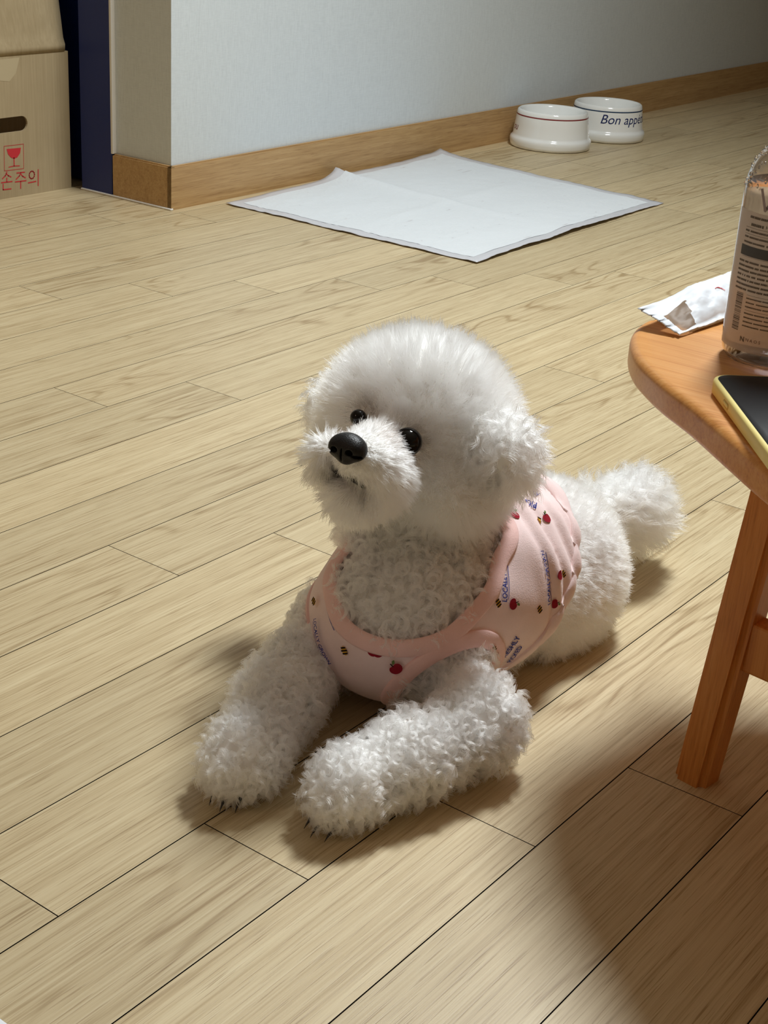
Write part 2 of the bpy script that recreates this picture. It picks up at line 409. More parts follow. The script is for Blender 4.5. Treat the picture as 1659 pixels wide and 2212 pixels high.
# drops under the shoulder
M_drop = plain('water_drop', (1, 1, 1), 0.0, 0.5, Transmission_Weight=1.0, IOR=1.33)
dv, df = [], []
for k in range(170):
    a = BA + rng.uniform(-1.5, 1.2); u = rng.uniform(0.15, 1.25); r0 = 0.0125 + (BR - 0.0125) * math.cos(u) + 0.0002; z0 = 0.118 + 0.036 * math.sin(u)
    s_ = rng.uniform(0.0004, 0.0012); bm = bmesh.new(); bmesh.ops.create_icosphere(bm, subdivisions=1, radius=s_)
    i = len(dv); dv += [(r0 * math.cos(a) + p.co.x, r0 * math.sin(a) + p.co.y, z0 + p.co.z * 1.6) for p in bm.verts]
    df += [tuple(q.index + i for q in fc.verts) for fc in bm.faces]; bm.free()
tag(mobj('water_drops', dv, df, M_drop, bottle), kind='stuff')
# label print, wrapped on the bottle wall.  s = mm to the right of the viewer-facing line, z in mm
M_ink = plain('label_ink', srgb(98, 90, 84), 0.6); M_ink2 = plain('label_ink_grey', srgb(70, 72, 78), 0.5)
tlb = NT('label_film'); trn = tlb.n('ShaderNodeBsdfTransparent'); mx = tlb.n('ShaderNodeMixShader', i_0=0.86)
tlb.b.inputs['Base Color'].default_value = (*srgb(200, 190, 186), 1); tlb.b.inputs['Roughness'].default_value = 0.5
tlb.l(trn.outputs[0], mx.inputs[1]); tlb.l(tlb.b.outputs[0], mx.inputs[2]); tlb.l(mx.outputs[0], tlb.out.inputs[0])
def wrap(v2, f2, rad, a0, z0=0.0):
    return [(rad * math.cos(a0 + s_ / 1000 / rad), rad * math.sin(a0 + s_ / 1000 / rad), z0 + z / 1000) for s_, z in v2], f2
def curved_rects(rects):
    v, f = [], []
    for (s0, s1, z0, z1) in rects:
        nseg = max(1, int(abs(s1 - s0) / 2.5)); i = len(v)
        for k in range(nseg + 1):
            s_ = s0 + (s1 - s0) * k / nseg; v += [(s_, z0), (s_, z1)]
        for k in range(nseg): f.append((i + 2 * k, i + 2 * k + 2, i + 2 * k + 3, i + 2 * k + 1))
    return v, f
lv, lf = wrap(*curved_rects([(-48, 60, 11, 108)]), BR + 0.00012, BA); mobj('label', lv, lf, tlb.m, bottle)
lines = []
def textline(s0, s1, z, h, dens=0.82, wmin=1.5, wmax=9):
    s_ = s0
    while s_ < s1:
        w = rng.uniform(wmin, wmax); e = min(s_ + w, s1)
        q = s_
        while q < e - 0.9:
            lines.append((q, q + h * 0.62, z - h * .42 + rng.uniform(-.06, .06), z + h * .42)); q += h * 0.62 + 0.16
        s_ = e + rng.uniform(0.1, 0.6)
textline(-31, 30, 104.5, 1.9, wmin=2.5); textline(-29, -17, 99.5, 2.2, wmin=3); textline(-6, 30, 99.5, 2.0, wmin=2)
for z in (94.8, 90.6, 87.0): textline(-34, 30, z, 1.5)
for z in (83, 80): textline(-7, 30, z, 1.4)
for z in (73.6, 70.4, 67.2, 64.0, 60.8, 57.6, 54.4): textline(-36, 30, z, 1.6)
for z in (49.0, 46.0, 43.0, 38.4, 35.4, 32.4, 29.4): textline(-23, 30, z, 1.15, 0.9, 5, 16)
for z in (19.5, 16.8, 14.0): textline(1, 22, z, 1.1)
for z in (97.2, 92.7, 77.0, 51.3, 40.6): lines.append((-34 if z > 60 else -23, 30, z - 0.09, z + 0.09))
z = 51.5
while z > 24:                                    # bar code lying on its side
    h = rng.choice([0.35, 0.35, 0.7, 1.0]); lines.append((-33, -26.2, z - h, z)); z -= h + rng.choice([0.35, 0.5, 0.9])
lv, lf = wrap(*curved_rects(lines), BR + 0.00030, BA); tag(mobj('label_print', lv, lf, M_ink, bottle), kind='stuff')
lv, lf = wrap(*curved_rects([(-36, -11, 77.6, 84.6)]), BR + 0.00034, BA); mobj('label_panel', lv, lf, M_ink2, bottle)
def wrap_text(txt, s0, z0, size, mat, name, parent, rad, ang, bold=0.0, shear=0.0, off=0.00034, zfun=None):
    v2, f2 = text2d(txt, size, bold, shear)
    v2 = [(s0 + x, z0 + y) for x, y in v2]
    vv, ff = wrap(v2, f2, rad + off, ang); return mobj(name, vv, ff, mat, parent, smooth=False)
wrap_text('H2O', -16.4, 98.6, 3.4, M_ink, 'label_text', bottle, BR, BA, 0.03)
wrap_text('N A O S', -18.5, 19.0, 3.2, plain('label_ink_mauve', srgb(110, 86, 84), 0.6), 'label_text', bottle, BR, BA)
wrap_text('N', -23.2, 18.2, 5.0, M_ink, 'label_text', bottle, BR, BA, 0.12)
zz = ribbon([(-24, 124), (-19, 111), (-11, 122), (-6, 111), (0, 120)], 2.2)
lv, lf = wrap(zz[0], zz[1], BR + 0.0001, BA); mobj('faint_lettering', lv, lf, plain('mauve_grey_print', srgb(158, 146, 148), 0.6), bottle)

# ---------------------------------------------------------------- torn plastic packet
q00, q01 = onz((1381, 668), ZT + .014), onz((1466, 722), ZT + .003)
q10, q11 = onz((1650, 566), ZT + .016), onz((1650, 662), ZT + .003)
NU, NV = 64, 28
uu, vv = np.meshgrid(np.linspace(0, 1, NU), np.linspace(0, 1, NV), indexing='ij')
base = (q00 * ((1 - uu) * (1 - vv))[..., None] + q01 * ((1 - uu) * vv)[..., None] + q10 * (uu * (1 - vv))[..., None] + q11 * (uu * vv)[..., None])
uvp = np.stack([uu, vv], -1).reshape(-1, 2)
cr = np.abs(vnoise(uvp, 3, 7.0)).reshape(NU, NV) + 0.5 * np.abs(vnoise(uvp, 8, 16.0)).reshape(NU, NV)
puff = (np.sin(np.pi * vv) ** 0.55) * np.clip((uu - 0.10) / 0.25, 0, 1)
topz = base.copy(); topz[..., 2] += 0.011 * puff + 0.0038 * cr * np.clip(puff + 0.35, 0, 1)
ed = vnoise(uvp, 5, 22.0).reshape(NU, NV)
topz[..., 1] += 0.0030 * ed * (1 - np.clip(uu / 0.12, 0, 1)); topz[..., 0] += 0.0030 * vnoise(uvp, 6, 20).reshape(NU, NV) * (vv > 0.9)
botz = topz.copy(); botz[..., 2] = np.maximum(base[..., 2] - 0.0, ZT + 0.0006); botz[..., 2] = np.minimum(botz[..., 2], topz[..., 2] - 0.0006)
botz[..., 2] = np.where(puff > 0.05, np.maximum(ZT + 0.0006, botz[..., 2] - 0.012), botz[..., 2])
vs = np.concatenate([topz.reshape(-1, 3), botz.reshape(-1, 3)]); N0 = NU * NV
fs, fm = [], []
for i in range(NU - 1):
    for j in range(NV - 1):
        a = i * NV + j; u_, v_ = uu[i, j], vv[i, j]
        win = (0.06 < u_ < 0.25 - 0.06 * v_ and 0.40 < v_ < 0.93)
        for o_, fl in ((0, 1), (N0, 0)):
            q = (a + o_, a + NV + o_, a + NV + 1 + o_, a + 1 + o_)
            if win and not fl: continue
            fs.append(q if fl else q[::-1]); fm.append(1 if win else 0)
for i in range(NU - 1):
    for j in (0, NV - 1):
        a = i * NV + j; fs.append((a, a + N0, a + NV + N0, a + NV)); fm.append(0)
for j in range(NV - 1):
    for i in (0, NU - 1):
        a = i * NV + j; fs.append((a, a + 1, a + 1 + N0, a + N0)); fm.append(0)
M_pack = plain('white_film', (0.80, 0.83, 0.88), 0.5, 0.3)
tf = NT('clear_film'); trn = tf.n('ShaderNodeBsdfTransparent', i_0=(0.93, 0.9, 0.88, 1)); mx = tf.n('ShaderNodeMixShader', i_0=0.45)
tf.b.inputs['Base Color'].default_value = (0.58, 0.42, 0.30, 1); tf.b.inputs['Specular IOR Level'].default_value = 0.15; tf.b.inputs['Roughness'].default_value = 0.4
tf.l(trn.outputs[0], mx.inputs[1]); tf.l(tf.b.outputs[0], mx.inputs[2]); tf.l(mx.outputs[0], tf.out.inputs[0])
packet = mobj('plastic_packet', vs, fs, mats=[M_pack, tf.m], fmat=fm)
tag(packet, 'torn white and clear plastic packet crumpled on the stool beside the bottle', 'packet')
pmk = onz((1560, 640), ZT + 0.016)
arc = [(0.0065 * math.cos(a), 0.0065 * math.sin(a)) for a in np.linspace(0.2, 1.6, 8)]
bvp = BVHTree.FromPolygons([Vector(p) for p in vs], fs)
rv, rf = ribbon(arc, 0.0007); rv = [(pmk[0] + a, pmk[1] + b, ZT + .05) for a, b in rv]
rv2 = []
for p in rv:
    h = bvp.ray_cast(Vector(p), Vector((0, 0, -1)))[0]; rv2.append((p[0], p[1], (h.z if h else ZT + .016) + 0.0004))
mobj('red_mark', rv2, rf, plain('red_print', srgb(215, 60, 70), 0.5), packet)

# ---------------------------------------------------------------- training pad on the floor
cL, cB, cR, cT = onz((487, 442)), onz((1030, 571)), onz((1434, 441)), onz((940, 330), 0.006)
cT[1] = min(cT[1], 1.962)
def pad_sheet(inset, zoff, nu=80, nv=64, edge_noise=0.0):
    u1, v1 = np.meshgrid(np.linspace(inset, 1 - inset, nu), np.linspace(inset * 1.2, 1 - inset * 1.2, nv), indexing='ij')
    p = (cL * ((1 - u1) * (1 - v1))[..., None] + cT * (u1 * (1 - v1))[..., None] + cB * ((1 - u1) * v1)[..., None] + cR * (u1 * v1)[..., None])
    q = np.stack([u1, v1], -1).reshape(-1, 2)
    rg = lambda x, c, w: np.exp(-np.abs(x - c) / w)
    z = 0.0085 * rg(u1, 0.47, 0.022) * (0.55 + 0.45 * np.cos(v1 * 3.1)) + 0.0125 * rg(u1, 0.47, 0.035) * np.exp(-v1 / 0.12)
    z += 0.0100 * rg(v1, 0.50, 0.02) * np.clip(1 - np.abs(u1 - 0.5) / 0.42, 0, 1) * np.abs(np.sin(u1 * 5 + 0.6))
    z += 0.0085 * np.exp(-(1 - v1) / 0.05) * (0.35 + 0.65 * np.abs(vnoise(q, 4, 6.0)).reshape(u1.shape)) * np.clip(1.3 - np.abs(u1 - 0.45) * 2.6, 0, 1)
    z += 0.0034 * (0.5 + 0.5 * vnoise(q, 2, 9.0).reshape(u1.shape)) + 0.0016 * np.abs(vnoise(q, 7, 24.0).reshape(u1.shape)) + 0.010 * np.exp(-np.hypot(1 - u1, v1) / 0.06)
    if edge_noise:
        e = vnoise(q, 9, 30.0).reshape(u1.shape) * edge_noise; b = np.maximum.reduce([np.abs(u1 - .5), np.abs(v1 - .5)]) > 0.495
        p[..., 0] += e * b; p[..., 1] += np.where((v1 < 0.02), 0, e * b)
    p[..., 2] += np.maximum(z, 0.0) + zoff
    vs = p.reshape(-1, 3); fs = [(i * nv + j, (i + 1) * nv + j, (i + 1) * nv + j + 1, i * nv + j + 1) for i in range(nu - 1) for j in range(nv - 1)]
    return vs, [f_[::-1] for f_ in fs]
padc = (cL + cR) / 2
pad = tag(empty('training_pad', (padc[0], padc[1], 0)), 'white dog training pad with fold creases spread on the floor', 'pad')
M_film = plain('pad_film', (0.60, 0.60, 0.63), 0.35, 0.5)
tq = NT('pad_core'); tc = tq.n('ShaderNodeTexCoord'); vo = tq.n('ShaderNodeTexVoronoi', i_Scale=150.0); tq.l(tc.outputs['Object'], vo.inputs['Vector'])
tq.b.inputs['Base Color'].default_value = (0.70, 0.73, 0.755, 1); tq.b.inputs['Roughness'].default_value = 0.8; tq.bump(vo.outputs['Distance'], 0.5, 0.0010)
v, f = pad_sheet(0.0, 0.0008, edge_noise=0.004); fi = P_(mobj('film_border', v, f, M_film), pad)
v, f = pad_sheet(0.034, 0.0012); P_(mobj('absorbent_sheet', v, f, tq.m), pad)
so = fi.modifiers.new('thick', 'SOLIDIFY'); so.thickness = 0.0004; so.offset = -1

# ---------------------------------------------------------------- ceramic bowls
M_cer = plain('white_glaze', (0.90, 0.91, 0.89), 0.12, 0.6, Coat_Weight=0.3, Coat_Roughness=0.05)
BPR = [(0.0, 0.004), (0.086, 0.004), (0.0905, 0.0), (0.0955, 0.002), (0.0965, 0.008), (0.0975, 0.013), (0.0975, 0.019), (0.0955, 0.0235), (0.0925, 0.026), (0.0910, 0.030),
       (0.0880, 0.055), (0.0850, 0.078), (0.0832, 0.0845), (0.0800, 0.087), (0.0765, 0.086), (0.0735, 0.081), (0.0700, 0.066), (0.0630, 0.050), (0.050, 0.042), (0.0, 0.040)]
def rad_at(z):
    return np.interp(z, [0.030, 0.055, 0.078, 0.0845], [0.0910, 0.0880, 0.0850, 0.0832])
def bowl(front_px, ring_mat, label, txt, s0, z0, size, mat, dy=0.0):
    fr = onz(front_px)[:2]; d = fr / np.linalg.norm(fr); c = fr + d * 0.0945; c[1] += dy
    o = tag(empty('pet_bowl', (c[0], c[1], 0)), label, 'bowl', 'ceramic pet bowls by the skirting board')
    v, f = lathe(BPR, 96); mobj('bowl_body', v, f, M_cer, o)
    zz = np.linspace(0.0735, 0.0763, 3); v, f = lathe([(rad_at(z) + 0.00025, z) for z in zz], 96); mobj('rim_line', v, f, ring_mat, o)
    a0 = math.atan2(-c[1], -c[0]); v2, f2 = text2d(txt, size, 0.045, 0.25)
    vv = [((rad_at(z0 + y / 1000) + 0.0003) * math.cos(a0 + (s0 + x) / 1000 / 0.087), (rad_at(z0 + y / 1000) + 0.0003) * math.sin(a0 + (s0 + x) / 1000 / 0.087), z0 + y / 1000) for x, y in v2]
    mobj('lettering', vv, f2, mat, o, smooth=False); return o
M_red = plain('maroon_glaze', srgb(132, 48, 50), 0.25); M_navy = plain('navy_glaze', srgb(24, 40, 96), 0.25); M_teal = plain('slate_glaze', srgb(40, 66, 96), 0.25)
bowl((1181, 330), M_red, 'white ceramic pet bowl with a thin red line below its rim', 'ou', -119, 0.040, 24, M_red, -0.006)
bowl((1297, 309), M_teal, 'white ceramic pet bowl with a blue rim line and Bon appetit lettering', 'Bon app\u00e9tit', -16, 0.047, 31, M_navy, -0.010)

# ---------------------------------------------------------------- cardboard box
tk = NT('cardboard'); tc = tk.n('ShaderNodeTexCoord')
nz1 = tk.n('ShaderNodeTexNoise', i_Scale=6.0, i_Detail=4.0); tk.l(tc.outputs['Object'], nz1.inputs['Vector'])
mu = tk.n('ShaderNodeVectorMath', operation='MULTIPLY'); tk.l(tc.outputs['Object'], mu.inputs[0]); mu.inputs[1].default_value = (260, 260, 6)
nz2 = tk.n('ShaderNodeTexNoise', i_Scale=1.0, i_Detail=2.0); tk.l(mu.outputs[0], nz2.inputs['Vector'])
tk.l(tk.ramp(tk.math('ADD', tk.math('MULTIPLY', nz1.outputs[0], 0.6), tk.math('MULTIPLY', nz2.outputs[0], 0.4)), [(0.35, srgb(160, 142, 110)), (0.65, srgb(178, 160, 128))]), tk.b.inputs['Base Color'])
tk.b.inputs['Roughness'].default_value = 0.8; tk.b.inputs['Specular IOR Level'].default_value = 0.2; tk.bump(nz2.outputs[0], 0.25, 0.0006)
M_card = tk.m; M_cardin = plain('cardboard_inside', srgb(150, 112, 72), 0.9, 0.1)
BY, BX0, BX1, BZ, BD = 2.212, 1.32, 1.969, 0.254, 0.42
cb = tag(empty('cardboard_box', ((BX0 + BX1) / 2, BY + BD / 2, 0)), 'brown cardboard box with hand hole and red fragile marks beside the navy door frame', 'box')
bm = bmesh.new()
hx, hz, hw, hh = 1.822, 0.1325, 0.045, 0.0135
outer = [(BX0, 0.0), (BX1, 0.0), (BX1, BZ), (BX0, BZ)]
inner = [(hx + hw - hh + hh * math.cos(a), hz + hh * math.sin(a)) for a in np.linspace(-math.pi / 2, math.pi / 2, 10)] + [(hx - hw + hh + hh * math.cos(a), hz + hh * math.sin(a)) for a in np.linspace(math.pi / 2, 3 * math.pi / 2, 10)]
es = []
for loop in (outer, inner):
    vv_ = [bm.verts.new((x, BY, z)) for x, z in loop]
    es += [bm.edges.new((vv_[i], vv_[(i + 1) % len(vv_)])) for i in range(len(vv_))]
bmesh.ops.triangle_fill(bm, use_beauty=True, use_dissolve=False, edges=es)
for fc in bm.faces:
    if fc.normal.y > 0: fc.normal_flip()
fp = P_(bobj('front_panel', bm, M_card), cb); so = fp.modifiers.new('thick', 'SOLIDIFY'); so.thickness = 0.004; so.offset = -1
P_(bobj('side_panel', box_bm(BX1 - 0.004, BX1, BY + 0.0042, BY + BD, 0, BZ), M_card), cb)
P_(bobj('side_panel', box_bm(BX0, BX0 + 0.004, BY + 0.0042, BY + BD, 0, BZ), M_card), cb)
P_(bobj('back_panel', box_bm(BX0 + 0.004, BX1 - 0.004, BY + BD - 0.004, BY + BD, 0, BZ), M_card), cb)
P_(bobj('bottom_panel', box_bm(BX0 + 0.004, BX1 - 0.004, BY + 0.0042, BY + BD - 0.004, 0.0005, 0.0045), M_cardin), cb)
# raised front flap, dented near its fold
FH = 0.30
gu, gv = np.meshgrid(np.linspace(0, 1, 40), np.linspace(0, 1, 26), indexing='ij')
fx = BX0 + 0.006 + (BX1 - BX0 - 0.014) * gu; fz = BZ + 0.0005 + FH * gv
cre = np.exp(-((gu - (0.935 - 0.06 * gv + 0.012 * np.sin(gv * 16))) / 0.008) ** 2)
fy = BY - 0.001 + 0.045 * gv + 0.0022 * vnoise(np.stack([gu, gv], -1).reshape(-1, 2), 12, 9).reshape(gu.shape) * gv - 0.0035 * cre * (gv > 0.02) - 0.004 * np.exp(-((gv - 0.03) / 0.02) ** 2)
vs = np.stack([fx, fy, fz], -1).reshape(-1, 3); fs = [(i * 26 + j, (i + 1) * 26 + j, (i + 1) * 26 + j + 1, i * 26 + j + 1) for i in range(39) for j in range(25)]
fl = P_(mobj('flap', vs, fs, M_card), cb); so = fl.modifiers.new('thick', 'SOLIDIFY'); so.thickness = 0.004; so.offset = -1
fl2 = P_(bobj('flap', box_bm(BX1 - 0.004, BX1, BY + 0.03, BY + BD - 0.01, BZ, BZ + 0.25), M_card), cb)
# red print: framed goblet and the warning words, drawn in strokes on the panel plane
M_redp = plain('red_ink', srgb(196, 44, 52), 0.7)
def bp(px): g = onY(px, BY); return (g[0], g[2])
PV, PF = [], []
def stroke(pts, w, closed=False):
    v, f = ribbon(pts, w, closed); i = len(PV); PV.extend([(a, BY - 0.0004, b) for a, b in v]); PF.extend([tuple(k + i for k in q) for q in f])
def poly(pts):
    i = len(PV); PV.extend([(a, BY - 0.0004, b) for a, b in pts]); PF.append(tuple(range(i, i + len(pts))))
stroke([bp((8.5, 316)), bp((50.5, 311)), bp((51, 364)), bp((9.5, 369))], 0.0009, True)
gl = [bp((14, 322)), bp((45, 319)), bp((43, 331)), bp((37, 340)), bp((30, 343)), bp((23, 340)), bp((17, 333))]
poly(gl); stroke([bp((30, 341)), bp((30.5, 358))], 0.0022); stroke([bp((19, 361)), bp((30, 358.5)), bp((42, 358))], 0.0016)
def glyph(x0, y0, x1, y1, strokes, w=0.0021):
    """strokes in a unit square, y down; pixel box corners give place and slant"""
    for st in strokes:
        stroke([bp((x0 + (x1 - x0) * a, y0 + (y1 - y0) * b - 0.12 * (x1 - x0) * a)) for a, b in st], w)
circ = lambda cx, cy, rx, ry: [(cx + rx * math.cos(a), cy + ry * math.sin(a)) for a in np.linspace(0, 2 * math.pi, 13)]
glyph(-26, 378, -3, 411, [[(.0, .1), (.6, .1)], [(.15, .12), (.18, .62)], [(.45, .12), (.42, .62)], [(-.02, .68), (.62, .6)], [(.8, 0), (.8, 1)], [(.8, .45), (1, .45)]])
glyph(3, 372, 26, 411, [[(.5, .02), (.36, .22), (.1, .36)], [(.46, .12), (.66, .24), (.9, .32)], [(.5, .36), (.5, .56)], [(0, .58), (1, .58)], [(.16, .68), (.16, .98), (.9, .98)]])
glyph(33, 372, 56, 408, [[(.14, .06), (.86, .06)], [(.5, .08), (.36, .26), (.08, .42)], [(.52, .16), (.7, .3), (.94, .4)], [(0, .58), (1, .58)], [(.5, .6), (.5, 1)]])
glyph(62, 369, 84, 403, [circ(.30, .28, .26, .24), [(-.04, .76), (.70, .72)], [(.92, 0), (.92, 1.0)]])
P_(mobj('printed_marks', PV, PF, M_redp, smooth=False), cb)
tape = [bp((-30, 132)), bp((42, 124)), bp((34, 158)), bp((20, 176)), bp((-30, 172))]
P_(mobj('tape_piece', [(a, BY - 0.0003, b) for a, b in tape], [tuple(range(5))], plain('clear_tape', srgb(188, 172, 140), 0.25), smooth=False), cb)

# ---------------------------------------------------------------- corner of a white sheet at the camera's feet
g0 = onz((0, 2196)); g1 = onz((22, 2212)); dd = (g1 - g0)[:2]; dd /= np.linalg.norm(dd); nn = np.array([-dd[1], dd[0]])
if nn @ (g0[:2]) > 0: nn = -nn
cc = (g0[:2] + g1[:2]) / 2 - dd * 0.0
M_sheet = plain('white_plastic', (0.82, 0.84, 0.88), 0.35)
v, f = slab(0.20, 0.14, 0.012, 0.0, 0.006, 0.001)
sh = mobj('plastic_tray', v, f, M_sheet); sh.location = (cc[0] + nn[0] * 0.0745, cc[1] + nn[1] * 0.0745, 0); sh.rotation_euler.z = math.atan2(dd[1], dd[0])
tag(sh, 'edge of a flat white plastic tray lying on the bare floor', 'tray')

# ================================================================== DOG
# body described by smoothly joined round shapes; d = how much of each radius is fur
def V3(*a): return np.array(a, float)
PR = []
def ball(n, px, D, r, d): PR.append((n, 'e', at(px, D), np.array(r, float), d))
def ballw(n, c, r, d): PR.append((n, 'e', V3(*c), np.array(r, float), d))
def cone(n, a, b, ra, rb, d): PR.append((n, 'c', V3(*a), V3(*b), ra, rb, d))
ball('skull', (906, 903), 1.195, (.080, .086, .076), .016)
ball('skull_low', (930, 1010), 1.185, (.066, .072, .050), .014)
ball('cheek_l', (985, 1070), 1.155, (.040, .034, .032), .012)
ball('cheek_r', (775, 985), 1.215, (.040, .036, .036), .012)
cone('muzzle', at((845, 976), 1.14), at((765, 980), 1.083), .036, .0235, .010)
ball('puff_l', (836, 1035), 1.092, (.026, .025, .029), .010)
ball('puff_r', (700, 985), 1.120, (.023, .022, .027), .010)
ball('chin', (762, 1080), 1.11, (.026, .029, .021), .010)
ball('ear_l', (1106, 985), 1.132, (.029, .024, .030), .012)
ball('ear_l2', (1062, 950), 1.145, (.028, .023, .027), .012)
ball('ear_r', (712, 870), 1.28, (.026, .022, .032), .012)
cone('neck', at((905, 1090), 1.205), at((885, 1290), 1.205), .064, .067, .012)
cone('chest', (.905, .606, .078), (.97, .605, .076), .069, .075, .004)
ballw('sternum', (.868, .610, .074), (.066, .064, .064), .004)
cone('torso', (.96, .607, .076), (1.065, .600, .066), .075, .070, .008)
ballw('rump', (1.076, .597, .062), (.066, .076, .061), .011)
ballw('thigh_l', (1.055, .552, .044), (.062, .036, .045), .010)
ballw('thigh_r', (1.055, .650, .044), (.062, .036, .045), .010)
cone('hindfoot_l', (1.06, .550, .024), (1.01, .550, .022), .025, .022, .008)
cone('tail', (1.14, .600, .085), (1.21, .582, .075), .022, .030, .014)
ballw('tail_tip', (1.230, .590, .060), (.042, .036, .038), .016)
cone('arm_l', (.878, .560, .045), (.838, .508, .041), .031, .034, .010)
cone('fore_l', (.830, .500, .036), (.765, .518, .033), .036, .032, .010)
cone('fore_l2', (.765, .518, .033), (.715, .531, .030), .032, .029, .010)
ballw('paw_l', (.707, .532, .025), (.032, .029, .025), .009)
cone('arm_r', (.885, .650, .060), (.862, .668, .050), .038, .038, .010)
cone('fore_r', (.858, .668, .044), (.76, .637, .035), .037, .033, .010)
cone('fore_r2', (.76, .637, .035), (.695, .610, .031), .033, .030, .010)
ballw('paw_r', (.686, .609, .026), (.033, .032, .026), .009)
NAMES = [p[0] for p in PR]
def sd_prim(p, X, k):
    if p[1] == 'e':
        r = p[3] - p[4] * k; q = X - p[2]; k0 = np.sqrt(((q / r) ** 2).sum(-1)); k1 = np.sqrt(((q / r ** 2) ** 2).sum(-1))
        return k0 * (k0 - 1) / np.maximum(k1, 1e-9)
    a, b, ra, rb, d = p[2:7]; ba = b - a; h = np.clip(((X - a) @ ba) / (ba @ ba), 0, 1)
    return np.sqrt((((X - a) - h[..., None] * ba) ** 2).sum(-1)) - (ra + (rb - ra) * h - d * k)
def smin(a, b, k):
    h = np.maximum(k - np.abs(a - b), 0) / k; return np.minimum(a, b) - h * h * k * .25
def sdf(X, shrink=1.0, k=.02, names=None):
    d = None
    for p in PR:
        if names and p[0] not in names: continue
        s_ = sd_prim(p, X, shrink); d = s_ if d is None else smin(d, s_, k)
    return d
def grad(fn, X, e=5e-4):
    g = np.stack([fn(X + e * np.eye(3)[i]) - fn(X - e * np.eye(3)[i]) for i in range(3)], -1)
    return g / (np.linalg.norm(g, axis=-1, keepdims=True) + 1e-12)
def surface_nets(fn, lo, hi, h):
    lo = np.array(lo, float); n = np.ceil((np.array(hi) - lo) / h).astype(int) + 1
    g = np.stack(np.meshgrid(*[lo[i] + h * np.arange(n[i]) for i in range(3)], indexing='ij'), -1)
    val = np.concatenate([fn(c.reshape(-1, 3)).reshape(c.shape[:-1]) for c in np.array_split(g, max(1, n[0] // 16), 0)], 0)
    s_ = val < 0
    cs = [(i, j, k) for i in (0, 1) for j in (0, 1) for k in (0, 1)]
    sl = lambda a, c: a[c[0]:a.shape[0] - 1 + c[0], c[1]:a.shape[1] - 1 + c[1], c[2]:a.shape[2] - 1 + c[2]]
    cnt = sum(sl(s_, c).astype(int) for c in cs); act = (cnt > 0) & (cnt < 8)
    idx = -np.ones(act.shape, int); ijk = np.argwhere(act); idx[act] = np.arange(len(ijk))
    acc = np.zeros((len(ijk), 3)); w = np.zeros(len(ijk))
    for a in cs:
        for ax in range(3):
            if a[ax]: continue
            b = list(a); b[ax] = 1
            va = sl(val, a)[act]; vb = sl(val, b)[act]; cross = (va < 0) != (vb < 0)
            t = np.where(cross, va / np.where(cross, va - vb, 1), 0)
            pt = np.array(a, float) + np.eye(3)[ax] * t[:, None]
            acc += pt * cross[:, None]; w += cross
    verts = lo + h * (ijk + acc / w[:, None])
    faces = []
    for ax in range(3):
        b1, b2 = (ax + 1) % 3, (ax + 2) % 3
        m0 = np.take(s_, range(0, n[ax] - 1), ax); m1 = np.take(s_, range(1, n[ax]), ax)
        e = np.argwhere(m0 != m1); e = e[(e[:, b1] > 0) & (e[:, b2] > 0) & (e[:, b1] < n[b1] - 1) & (e[:, b2] < n[b2] - 1)]
        ins = m0[tuple(e.T)]
        def cell(d1, d2):
            c = e.copy(); c[:, b1] -= d1; c[:, b2] -= d2; return idx[tuple(c.T)]
        q = np.stack([cell(1, 1), cell(0, 1), cell(0, 0), cell(1, 0)], 1)
        q[~ins] = q[~ins][:, ::-1]; faces.append(q)
    return verts, np.concatenate(faces)

dog = tag(empty('dog', (0.92, 0.60, 0)), 'fluffy white curly-haired dog in a pink vest lying on the wooden floor', 'dog')
M_skin = plain('dog_undercoat', (0.90, 0.885, 0.86), 0.9, 0.1)
body_fn = lambda X: np.maximum(sdf(X, 1.0), 0.0025 - X[..., 2])
bv, bf = surface_nets(body_fn, (.62, .44, -.004), (1.32, .76, .315), 0.0045)
body = P_(mobj('body', bv, bf, M_skin), dog)

# ---- trace a pixel's ray to the undercoat surface (used to seat eyes and nose)
def trace(px, shrink=1.0, fn=None):
    d = ray(px); d = d / np.linalg.norm(d); t = 0.85
    for _ in range(80):
        s_ = float((fn or (lambda X: sdf(X, shrink)))((CAM + d * t)[None])[0]); t += s_ * 0.9
        if abs(s_) < 1e-5 or t > 2: break
    return CAM + d * t
head_c = at((906, 903), 1.195)
